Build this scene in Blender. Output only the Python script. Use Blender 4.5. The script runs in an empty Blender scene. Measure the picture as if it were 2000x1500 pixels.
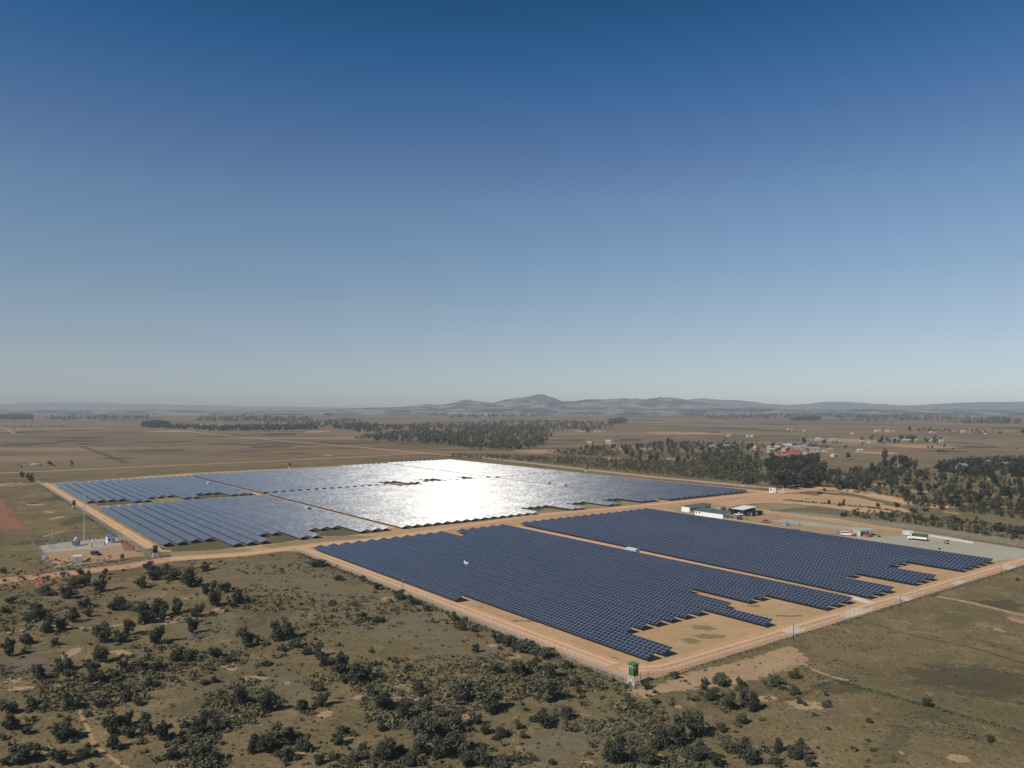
import bpy, bmesh, math, random
import numpy as np
from mathutils import Vector, Matrix, noise, geometry

random.seed(7)
rng = np.random.default_rng(11)
SC = bpy.context.scene
COL = SC.collection
R = math.radians

# ------------------------------------------------------------------ survey
CAM_H = 65.0
FOC = 1520.0          # focal length in survey units (2000 wide frame)
HOR = 795.0
UX, UY = 0.608, -0.794      # direction of the panel rows
WX, WY = 0.794, 0.608       # direction across the rows
SITE = math.atan2(UY, UX)


def P(px, py, z=0.0):
    Y = FOC * (CAM_H - z) / (py - HOR)
    return Vector(((px - 1000.0) / FOC * Y, Y, z))


def S(u, w, z=0.0):
    return Vector((u * UX + w * WX, u * UY + w * WY, z))


def uw(p):
    return p.x * UX + p.y * UY, p.x * WX + p.y * WY


def ppm(py):
    return (py - HOR) / CAM_H


# sun: shadows fall across the rows, away to the right
SUN = (S(0.03, -0.755) + Vector((0, 0, 0.656))).normalized()
ORD = ['zeroth', 'first', 'second', 'third', 'fourth', 'fifth', 'sixth', 'seventh', 'eighth', 'ninth', 'tenth', 'eleventh',
       'twelfth', 'thirteenth', 'fourteenth', 'fifteenth', 'sixteenth', 'seventeenth', 'eighteenth', 'nineteenth', 'twentieth']
TENS = ['', '', 'twenty', 'thirty', 'forty', 'fifty', 'sixty', 'seventy', 'eighty', 'ninety']


def ordinal(n):
    if n <= 20:
        return ORD[n]
    t, r = divmod(n, 10)
    if r == 0:
        return TENS[t][:-1] + 'ieth'
    return TENS[t] + '-' + ORD[r]


# ------------------------------------------------------------------ objects
def tag(o, label=None, cat=None, group=None, kind=None):
    if label: o['label'] = label
    if cat: o['category'] = cat
    if group: o['group'] = group
    if kind: o['kind'] = kind
    return o


def link(name, me, parent=None):
    o = bpy.data.objects.new(name, me)
    COL.objects.link(o)
    if parent is not None:
        o.parent = parent
    return o


def empty(name, loc, rz=0.0):
    o = bpy.data.objects.new(name, None)
    COL.objects.link(o)
    o.empty_display_size = 0.5
    o.location = loc
    o.rotation_euler = (0, 0, rz)
    return o


def copy_tree(o, parent=None):
    c = o.copy()
    COL.objects.link(c)
    c.parent = parent
    for ch in o.children:
        copy_tree(ch, c)
    return c


class MB:
    def __init__(s):
        s.v = []
        s.f = []

    def poly(s, pts):
        n = len(s.v)
        s.v += [tuple(p) for p in pts]
        s.f.append(tuple(range(n, n + len(pts))))

    def box(s, c, d, rz=0.0, taper=1.0):
        cx, cy, cz = c
        hx, hy, hz = d[0] / 2, d[1] / 2, d[2] / 2
        n = len(s.v)
        cs, sn = math.cos(rz), math.sin(rz)
        for z, t in ((-hz, 1.0), (hz, taper)):
            for x, y in ((-hx, -hy), (hx, -hy), (hx, hy), (-hx, hy)):
                x, y = x * t, y * t
                s.v.append((cx + x * cs - y * sn, cy + x * sn + y * cs, cz + z))
        for q in ((3, 2, 1, 0), (4, 5, 6, 7), (0, 1, 5, 4), (1, 2, 6, 5), (2, 3, 7, 6), (3, 0, 4, 7)):
            s.f.append(tuple(n + i for i in q))
        return s

    def bar(s, a, b, r, n=4, r2=None):
        a, b = Vector(a), Vector(b)
        d = (b - a).normalized()
        t = Vector((0, 0, 1)) if abs(d.z) < 0.9 else Vector((1, 0, 0))
        e1 = d.cross(t).normalized()
        e2 = d.cross(e1)
        k = len(s.v)
        for p, rr in ((a, r), (b, r if r2 is None else r2)):
            for i in range(n):
                an = 2 * math.pi * (i + 0.5) / n
                s.v.append(tuple(p + (e1 * math.cos(an) + e2 * math.sin(an)) * rr))
        for i in range(n):
            j = (i + 1) % n
            s.f.append((k + i, k + j, k + n + j, k + n + i))
        s.f.append(tuple(k + i for i in reversed(range(n))))
        s.f.append(tuple(k + n + i for i in range(n)))
        return s

    def prism(s, prof, y0, y1):
        """profile in x,z extruded along y"""
        n = len(s.v)
        m = len(prof)
        s.v += [(x, y0, z) for x, z in prof] + [(x, y1, z) for x, z in prof]
        s.f.append(tuple(n + i for i in range(m)))
        s.f.append(tuple(n + m + i for i in reversed(range(m))))
        for i in range(m):
            j = (i + 1) % m
            s.f.append((n + j, n + i, n + m + i, n + m + j))
        return s

    def prism_x(s, prof, x0, x1):
        n = len(s.v)
        m = len(prof)
        s.v += [(x0, y, z) for y, z in prof] + [(x1, y, z) for y, z in prof]
        s.f.append(tuple(n + i for i in reversed(range(m))))
        s.f.append(tuple(n + m + i for i in range(m)))
        for i in range(m):
            j = (i + 1) % m
            s.f.append((n + i, n + j, n + m + j, n + m + i))
        return s

    def wheel(s, c, r, w, n=14):
        x, y, z = c
        return s.bar((x, y - w / 2, z), (x, y + w / 2, z), r, n)

    def ball(s, c, r, sz=1.0, n=8, m=5):
        k = len(s.v)
        for j in range(1, m):
            th = math.pi * j / m
            for i in range(n):
                a = 2 * math.pi * i / n
                s.v.append((c[0] + r * math.sin(th) * math.cos(a), c[1] + r * math.sin(th) * math.sin(a), c[2] + r * sz * math.cos(th)))
        s.v.append((c[0], c[1], c[2] + r * sz)); s.v.append((c[0], c[1], c[2] - r * sz))
        t, b = len(s.v) - 2, len(s.v) - 1
        for j in range(m - 2):
            for i in range(n):
                i2 = (i + 1) % n
                s.f.append((k + j * n + i, k + (j + 1) * n + i, k + (j + 1) * n + i2, k + j * n + i2))
        for i in range(n):
            i2 = (i + 1) % n
            s.f.append((t, k + i, k + i2))
            s.f.append((b, k + (m - 2) * n + i2, k + (m - 2) * n + i))
        return s

    def mesh(s, name, mat):
        me = bpy.data.meshes.new(name)
        me.from_pydata(s.v, [], s.f)
        me.materials.append(mat)
        me.validate()
        bm = bmesh.new(); bm.from_mesh(me)
        bmesh.ops.recalc_face_normals(bm, faces=bm.faces)
        bm.to_mesh(me); bm.free()
        return me

    def build(s, name, mat, parent=None, loc=None, rz=None, bevel=0.0):
        o = link(name, s.mesh(name, mat), parent)
        if loc is not None: o.location = loc
        if rz is not None: o.rotation_euler = (0, 0, rz)
        if bevel:
            m = o.modifiers.new('bevel', 'BEVEL'); m.width = bevel; m.segments = 2; m.limit_method = 'ANGLE'
        return o


def quads_mesh(name, verts, mat, shade=None, nper=4):
    """verts: (n*nper,3) array; one face per nper verts; shade: per-face value"""
    n = len(verts) // nper
    me = bpy.data.meshes.new(name)
    me.vertices.add(n * nper)
    me.vertices.foreach_set('co', np.asarray(verts, dtype=np.float32).ravel())
    me.loops.add(n * nper)
    me.loops.foreach_set('vertex_index', np.arange(n * nper, dtype=np.int32))
    me.polygons.add(n)
    me.polygons.foreach_set('loop_start', np.arange(0, n * nper, nper, dtype=np.int32))
    me.polygons.foreach_set('loop_total', np.full(n, nper, dtype=np.int32))
    if shade is not None:
        at = me.attributes.new('shade', 'FLOAT', 'POINT')
        at.data.foreach_set('value', np.repeat(np.asarray(shade, dtype=np.float32), nper))
    me.materials.append(mat)
    me.update(calc_edges=True)
    me.validate()
    return me


# ------------------------------------------------------------------ materials
class NT:
    def __init__(s, name):
        s.m = bpy.data.materials.new(name)
        s.m.use_nodes = True
        s.t = s.m.node_tree
        s.t.nodes.clear()

    def n(s, typ, **kw):
        nd = s.t.nodes.new(typ)
        for k, v in kw.items():
            if k.startswith('i_'):
                key = k[2:]
                nd.inputs[int(key) if key.isdigit() else key.replace('_', ' ')].default_value = v
            else:
                setattr(nd, k, v)
        return nd

    def l(s, a, b):
        s.t.links.new(a, b)

    def val(s, x, sock):
        if isinstance(x, (int, float)):
            sock.default_value = x
        elif isinstance(x, (tuple, list)):
            sock.default_value = tuple(x) + ((1.0,) if len(x) == 3 and len(sock.default_value) == 4 else ())
        else:
            s.l(x, sock)

    def math(s, op, a, b=0.0, c=None):
        nd = s.n('ShaderNodeMath', operation=op)
        s.val(a, nd.inputs[0]); s.val(b, nd.inputs[1])
        if c is not None: s.val(c, nd.inputs[2])
        return nd.outputs[0]

    def mix(s, f, a, b, blend='MIX'):
        nd = s.n('ShaderNodeMix', data_type='RGBA', blend_type=blend)
        s.val(f, nd.inputs[0]); s.val(a, nd.inputs[6]); s.val(b, nd.inputs[7])
        return nd.outputs[2]

    def noise(s, vec, scale, detail=4, rough=0.55, dist=0.0):
        nd = s.n('ShaderNodeTexNoise', i_Scale=scale, i_Detail=detail, i_Roughness=rough, i_Distortion=dist)
        s.l(vec, nd.inputs['Vector'])
        return nd.outputs[0]

    def ramp(s, x, lo, hi, a=0.0, b=1.0):
        nd = s.n('ShaderNodeMapRange', interpolation_type='SMOOTHSTEP')
        s.val(x, nd.inputs[0]); s.val(lo, nd.inputs[1]); s.val(hi, nd.inputs[2]); s.val(a, nd.inputs[3]); s.val(b, nd.inputs[4])
        return nd.outputs[0]

    def pos(s):
        return s.n('ShaderNodeNewGeometry').outputs['Position']

    def vmul(s, vec, k):
        nd = s.n('ShaderNodeVectorMath', operation='MULTIPLY')
        s.l(vec, nd.inputs[0]); nd.inputs[1].default_value = k
        return nd.outputs[0]

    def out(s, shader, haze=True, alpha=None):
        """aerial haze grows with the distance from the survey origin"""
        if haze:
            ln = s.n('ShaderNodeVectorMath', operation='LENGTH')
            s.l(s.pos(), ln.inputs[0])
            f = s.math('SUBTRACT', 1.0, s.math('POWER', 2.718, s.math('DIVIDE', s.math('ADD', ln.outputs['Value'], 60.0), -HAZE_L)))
            em = s.n('ShaderNodeEmission', i_Color=HAZE_C + (1,), i_Strength=1.0)  # painted haze: surfaces glow with the haze colour, more with distance
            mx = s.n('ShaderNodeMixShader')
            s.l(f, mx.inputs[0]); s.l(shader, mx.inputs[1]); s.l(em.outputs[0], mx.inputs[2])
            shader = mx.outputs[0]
        if alpha is not None:
            tr = s.n('ShaderNodeBsdfTransparent')
            mx = s.n('ShaderNodeMixShader')
            s.l(alpha, mx.inputs[0]); s.l(tr.outputs[0], mx.inputs[1]); s.l(shader, mx.inputs[2])
            shader = mx.outputs[0]
        o = s.n('ShaderNodeOutputMaterial')
        s.l(shader, o.inputs[0])
        return s.m


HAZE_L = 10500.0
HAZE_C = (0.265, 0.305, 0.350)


def princ(t, color, rough=0.9, spec=0.2, metal=0.0):
    b = t.n('ShaderNodeBsdfPrincipled')
    t.val(color, b.inputs['Base Color'])
    t.val(rough, b.inputs['Roughness'])
    b.inputs['Specular IOR Level'].default_value = spec
    b.inputs['Metallic'].default_value = metal
    return b


MATS = {}


def plain(name, color, rough=0.6, spec=0.3, metal=0.0, var=0.15, scale=1.5):
    """painted or raw surface with a little dirt and fading"""
    if name in MATS: return MATS[name]
    t = NT(name)
    tc = t.n('ShaderNodeTexCoord').outputs['Object']
    a = t.noise(tc, scale, 5, 0.6)
    f = t.ramp(a, 0.35, 0.7)
    c = t.mix(f, tuple(x * (1 - var) for x in color), tuple(min(1, x * (1 + var * 0.6)) for x in color))
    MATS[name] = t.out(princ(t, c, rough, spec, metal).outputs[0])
    return MATS[name]


def earth(name, c1, c2, c3=None, scale=0.12, alpha=True, streak=None, rough_edge=0.8, edge_scale=0.35, opacity=1.0):
    """bare soil sheet with ragged edges (attribute 'edge' runs 0 at rim to 1 inside)"""
    t = NT(name)
    p = t.pos()
    a = t.noise(p, scale, 6, 0.6, 0.3)
    c = t.mix(t.ramp(a, 0.35, 0.65), c1, c2)
    b = t.noise(p, scale * 9, 5, 0.65)
    c = t.mix(t.ramp(b, 0.3, 0.75, 0.0, 0.5), c, c3 or tuple(x * 0.7 for x in c1))
    fine = t.noise(p, 1.9, 3, 0.7)
    c = t.mix(1.0, c, t.mix(fine, (0.72, 0.72, 0.72), (1.22, 1.22, 1.22)), 'MULTIPLY')
    if streak:
        # wheel ruts: local 'across' attribute in metres
        at = t.n('ShaderNodeAttribute', attribute_name='across').outputs['Fac']
        w = t.math('ABSOLUTE', at)
        wob = t.math('MULTIPLY', t.math('SUBTRACT', t.noise(p, 0.05, 3), 0.5), 1.6)
        d = t.math('ABSOLUTE', t.math('SUBTRACT', t.math('ADD', w, wob), 1.2))
        c = t.mix(t.ramp(d, 0.25, 0.9, streak, 0.0), c, tuple(x * 1.25 for x in c2))
    al = None
    if alpha:
        e = t.n('ShaderNodeAttribute', attribute_name='edge').outputs['Fac']
        nz = t.noise(p, edge_scale, 6, 0.7)
        al = t.ramp(t.math('ADD', e, t.math('MULTIPLY', t.math('SUBTRACT', nz, 0.5), rough_edge * 2)), 0.42, 0.62, 0.0, opacity)
    return t.out(princ(t, c, 0.95, 0.1).outputs[0], alpha=al)


def ground_material():
    t = NT('grassland')
    p = t.pos()
    # broad patches
    big = t.noise(p, 0.0035, 5, 0.6, 0.6)
    mid = t.noise(p, 0.022, 6, 0.62, 0.5)
    sml = t.noise(p, 0.16, 5, 0.65, 0.4)
    fine = t.noise(p, 1.1, 4, 0.75)
    c = t.mix(t.ramp(mid, 0.36, 0.66), (0.135, 0.105, 0.052), (0.209, 0.151, 0.076))
    c = t.mix(t.ramp(big, 0.42, 0.62, 0.0, 0.7), c, (0.181, 0.141, 0.065))
    c = t.mix(t.ramp(sml, 0.52, 0.74, 0.0, 0.75), c, (0.273, 0.200, 0.112))
    c = t.mix(t.ramp(sml, 0.28, 0.46, 0.6, 0.0), c, (0.095, 0.078, 0.044))
    bare = t.noise(p, 0.055, 7, 0.68, 0.8)
    c = t.mix(t.ramp(bare, 0.56, 0.66, 0.0, 0.7), c, (0.280, 0.210, 0.125))
    c = t.mix(t.ramp(bare, 0.36, 0.44, 0.55, 0.0), c, (0.085, 0.078, 0.042))
    tuft = t.noise(p, 0.55, 4, 0.7, 0.3)
    c = t.mix(t.ramp(tuft, 0.54, 0.68, 0.0, 0.55), c, (0.080, 0.072, 0.042))
    # burnt and bare places
    burn = t.noise(p, 0.009, 4, 0.6, 1.2)
    c = t.mix(t.ramp(burn, 0.60, 0.72, 0.0, 0.55), c, (0.107, 0.079, 0.054))
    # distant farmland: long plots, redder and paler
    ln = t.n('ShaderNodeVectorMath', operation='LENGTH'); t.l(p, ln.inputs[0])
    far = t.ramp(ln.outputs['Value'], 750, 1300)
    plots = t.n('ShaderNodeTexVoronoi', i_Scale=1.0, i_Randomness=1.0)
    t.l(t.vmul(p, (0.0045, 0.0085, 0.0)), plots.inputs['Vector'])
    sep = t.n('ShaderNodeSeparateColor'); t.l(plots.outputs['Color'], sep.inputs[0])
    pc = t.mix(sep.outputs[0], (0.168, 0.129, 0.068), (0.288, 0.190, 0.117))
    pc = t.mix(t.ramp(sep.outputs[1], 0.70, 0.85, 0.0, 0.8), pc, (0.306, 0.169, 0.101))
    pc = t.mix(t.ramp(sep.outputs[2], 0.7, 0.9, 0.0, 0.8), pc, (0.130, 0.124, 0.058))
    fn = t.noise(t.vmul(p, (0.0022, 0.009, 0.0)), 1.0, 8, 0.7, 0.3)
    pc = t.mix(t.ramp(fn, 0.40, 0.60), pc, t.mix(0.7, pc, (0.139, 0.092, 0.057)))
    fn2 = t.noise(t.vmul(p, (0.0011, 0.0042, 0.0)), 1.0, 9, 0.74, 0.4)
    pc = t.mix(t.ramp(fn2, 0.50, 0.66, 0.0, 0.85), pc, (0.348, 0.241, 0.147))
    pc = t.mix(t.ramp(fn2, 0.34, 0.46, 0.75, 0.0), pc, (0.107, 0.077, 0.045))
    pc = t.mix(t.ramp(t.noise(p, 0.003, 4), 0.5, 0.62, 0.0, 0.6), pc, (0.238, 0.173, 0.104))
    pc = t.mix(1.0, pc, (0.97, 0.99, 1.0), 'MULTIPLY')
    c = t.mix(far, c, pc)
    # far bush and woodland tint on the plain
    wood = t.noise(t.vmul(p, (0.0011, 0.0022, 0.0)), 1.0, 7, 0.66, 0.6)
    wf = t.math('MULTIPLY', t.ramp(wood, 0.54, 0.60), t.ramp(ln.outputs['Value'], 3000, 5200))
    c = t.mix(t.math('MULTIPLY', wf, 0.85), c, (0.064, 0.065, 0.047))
    g = t.mix(t.ramp(fine, 0.25, 0.78), (0.60, 0.60, 0.60), (1.32, 1.32, 1.30))
    c = t.mix(1.0, c, g, 'MULTIPLY')
    bmp = t.n('ShaderNodeBump', i_Strength=0.6, i_Distance=0.6)
    t.l(t.math('ADD', sml, t.math('MULTIPLY', fine, 0.4)), bmp.inputs['Height'])
    b = princ(t, c, 1.0, 0.05)
    t.l(bmp.outputs[0], b.inputs['Normal'])
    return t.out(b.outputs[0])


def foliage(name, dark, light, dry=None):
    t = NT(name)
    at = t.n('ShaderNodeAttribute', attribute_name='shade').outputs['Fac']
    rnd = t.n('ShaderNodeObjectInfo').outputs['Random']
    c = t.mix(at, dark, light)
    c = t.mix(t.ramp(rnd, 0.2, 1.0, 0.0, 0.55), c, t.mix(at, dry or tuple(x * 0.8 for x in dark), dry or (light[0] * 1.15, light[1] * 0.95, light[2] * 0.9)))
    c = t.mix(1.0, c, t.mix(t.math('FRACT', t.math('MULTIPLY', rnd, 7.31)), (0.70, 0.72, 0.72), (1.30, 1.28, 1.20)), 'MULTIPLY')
    b = princ(t, c, 0.8, 0.15)
    tr = t.n('ShaderNodeBsdfTranslucent'); t.val(t.mix(0.5, c, (0.05, 0.06, 0.02)), tr.inputs[0])
    mx = t.n('ShaderNodeMixShader', i_0=0.12)
    t.l(b.outputs[0], mx.inputs[1]); t.l(tr.outputs[0], mx.inputs[2])
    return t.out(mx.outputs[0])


MODX, MODY = 1.585, 3.6 / 3


def panel_material(name, glint):
    t = NT(name)
    tc = t.n('ShaderNodeTexCoord').outputs['Object']
    sp = t.n('ShaderNodeSeparateXYZ'); t.l(tc, sp.inputs[0])
    gx = t.math('DIVIDE', sp.outputs[0], MODX)
    gy = t.math('DIVIDE', sp.outputs[1], MODY)
    fx = t.math('FRACT', gx); fy = t.math('FRACT', gy)
    ex = t.math('ABSOLUTE', t.math('SUBTRACT', fx, 0.5)); ey = t.math('ABSOLUTE', t.math('SUBTRACT', fy, 0.5))
    line = t.math('MAXIMUM', t.math('GREATER_THAN', ex, 0.5 - 0.045), t.math('GREATER_THAN', ey, 0.5 - 0.04))
    cid = t.n('ShaderNodeCombineXYZ')
    t.l(t.math('FLOOR', gx), cid.inputs[0]); t.l(t.math('FLOOR', gy), cid.inputs[1])
    t.l(t.math('MULTIPLY', t.n('ShaderNodeObjectInfo').outputs['Random'], 91.0), cid.inputs[2])
    wn = t.n('ShaderNodeTexWhiteNoise', noise_dimensions='3D'); t.l(cid.outputs[0], wn.inputs['Vector'])
    cell = t.mix(wn.outputs['Value'], (0.009, 0.020, 0.044), (0.016, 0.029, 0.058))
    drift = t.noise(t.pos(), 0.035, 3)
    cell = t.mix(t.ramp(drift, 0.35, 0.65, 0.0, 0.55), cell, (0.028, 0.033, 0.048))
    sid = t.n('ShaderNodeCombineXYZ'); t.l(t.math('FLOOR', t.math('DIVIDE', sp.outputs[0], 20.65)), sid.inputs[0]); t.l(t.n('ShaderNodeObjectInfo').outputs['Random'], sid.inputs[1])
    ws = t.n('ShaderNodeTexWhiteNoise', noise_dimensions='3D'); t.l(sid.outputs[0], ws.inputs['Vector'])
    cell = t.mix(t.math('MULTIPLY', ws.outputs['Value'], 0.3), cell, (0.034, 0.038, 0.046))
    dust = t.noise(t.pos(), 0.25, 5, 0.7)
    cell = t.mix(t.ramp(dust, 0.45, 0.75, 0.0, 0.2), cell, (0.060, 0.058, 0.055))
    col = t.mix(line, cell, (0.21, 0.22, 0.26))
    b = princ(t, col, 0.15, 0.5)
    t.l(t.mix(line, (0.13, 0.13, 0.13), (0.5, 0.5, 0.5)), b.inputs['Roughness'])
    sh = b.outputs[0]
    if glint:
        # added glare: normal aimed between sun and camera so the panels flash
        h = (SUN + Vector((0.070, -0.991, 0.112))).normalized()
        nv = t.n('ShaderNodeCombineXYZ', i_X=h.x, i_Y=h.y, i_Z=h.z)
        off = t.n('ShaderNodeVectorMath', operation='SUBTRACT'); t.l(wn.outputs['Color'], off.inputs[0]); off.inputs[1].default_value = (0.5, 0.5, 0.5)
        n2 = t.n('ShaderNodeTexNoise', i_Scale=0.05, i_Detail=5.0, i_Roughness=0.7); t.l(t.pos(), n2.inputs['Vector'])
        o2 = t.n('ShaderNodeVectorMath', operation='SUBTRACT'); t.l(n2.outputs['Color'], o2.inputs[0]); o2.inputs[1].default_value = (0.5, 0.5, 0.5)
        a = t.n('ShaderNodeVectorMath', operation='MULTIPLY_ADD'); t.l(off.outputs[0], a.inputs[0]); a.inputs[1].default_value = (0.03, 0.03, 0.03); t.l(nv.outputs[0], a.inputs[2])
        a2 = t.n('ShaderNodeVectorMath', operation='MULTIPLY_ADD'); t.l(o2.outputs[0], a2.inputs[0]); a2.inputs[1].default_value = (0.075, 0.075, 0.075); t.l(a.outputs[0], a2.inputs[2])
        nm = t.n('ShaderNodeVectorMath', operation='NORMALIZE'); t.l(a2.outputs[0], nm.inputs[0])
        g = t.n('ShaderNodeBsdfAnisotropic', distribution='GGX', i_Roughness=0.275)
        g.inputs['Color'].default_value = (1.0, 0.99, 0.95, 1)
        t.l(nm.outputs[0], g.inputs['Normal'])
        mx = t.n('ShaderNodeMixShader', i_0=GLINT)
        t.l(sh, mx.inputs[1]); t.l(g.outputs[0], mx.inputs[2])
        sh = mx.outputs[0]
    return t.out(sh)


GLINT = 0.0185

# ------------------------------------------------------------------ ground sheets
def resample(pts, step):
    out = []
    for i in range(len(pts)):
        a = pts[i]; b = pts[(i + 1) % len(pts)]
        n = max(1, int((b - a).length / step))
        for k in range(n):
            out.append(a.lerp(b, k / n))
    return out


def sheet(name, pts, mat, z, feather=2.0, step=6.0, jitter=0.0, kind='structure'):
    pts = [Vector((p.x, p.y)) for p in pts]
    area = sum(pts[i].x * pts[(i + 1) % len(pts)].y - pts[(i + 1) % len(pts)].x * pts[i].y for i in range(len(pts)))
    if area < 0: pts.reverse()
    ring = resample(pts, step)
    n = len(ring)
    nor = []
    for i in range(n):
        d = (ring[(i + 1) % n] - ring[i - 1]).normalized()
        nor.append(Vector((-d.y, d.x)))
    if jitter:
        ring = [ring[i] + nor[i] * (noise.noise(Vector((ring[i].x * 0.08, ring[i].y * 0.08, z * 7))) * jitter) for i in range(n)]
    inner = [ring[i] + nor[i] * feather for i in range(n)]
    v = [(p.x, p.y, z) for p in ring] + [(p.x, p.y, z) for p in inner]
    f = [(i, (i + 1) % n, n + (i + 1) % n, n + i) for i in range(n)]
    tris = geometry.tessellate_polygon([[Vector((p.x, p.y, 0)) for p in inner]])
    f += [tuple(n + i for i in t) for t in tris]
    me = bpy.data.meshes.new(name)
    me.from_pydata(v, [], f)
    at = me.attributes.new('edge', 'FLOAT', 'POINT')
    at.data.foreach_set('value', [0.0] * n + [1.0] * n)
    me.materials.append(mat)
    bm = bmesh.new(); bm.from_mesh(me)
    for fc in bm.faces:
        fc.normal_update()
        if fc.normal.z < 0: fc.normal_flip()
    bm.to_mesh(me); bm.free()
    o = link(name, me)
    o['kind'] = kind
    return o


def strip(name, pts, width, mat, z, feather=1.0, kind='structure'):
    pts = [Vector((p.x, p.y)) for p in pts]
    line = []
    for i in range(len(pts) - 1):
        n = max(1, int((pts[i + 1] - pts[i]).length / 8))
        line += [pts[i].lerp(pts[i + 1], k / n) for k in range(n)]
    line.append(pts[-1])
    v, f, e, ac = [], [], [], []
    for i, p in enumerate(line):
        d = (line[min(i + 1, len(line) - 1)] - line[max(i - 1, 0)]).normalized()
        nn = Vector((-d.y, d.x))
        wv = 1 + 0.12 * noise.noise(Vector((p.x * 0.03, p.y * 0.03, 3)))
        h = width / 2 * wv
        for s_, ed in ((-h - feather, 0), (-h, 1), (0, 1), (h, 1), (h + feather, 0)):
            q = p + nn * s_
            v.append((q.x, q.y, z)); e.append(float(ed)); ac.append(s_)
        if i:
            k = 5 * i
            for j in range(4):
                f.append((k - 5 + j, k - 5 + j + 1, k + j + 1, k + j))
    me = bpy.data.meshes.new(name)
    me.from_pydata(v, [], f)
    me.attributes.new('edge', 'FLOAT', 'POINT').data.foreach_set('value', e)
    me.attributes.new('across', 'FLOAT', 'POINT').data.foreach_set('value', ac)
    me.materials.append(mat)
    bm = bmesh.new(); bm.from_mesh(me)
    for fc in bm.faces:
        fc.normal_update()
        if fc.normal.z < 0: fc.normal_flip()
    bm.to_mesh(me); bm.free()
    o = link(name, me)
    o['kind'] = kind
    return o


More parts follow.
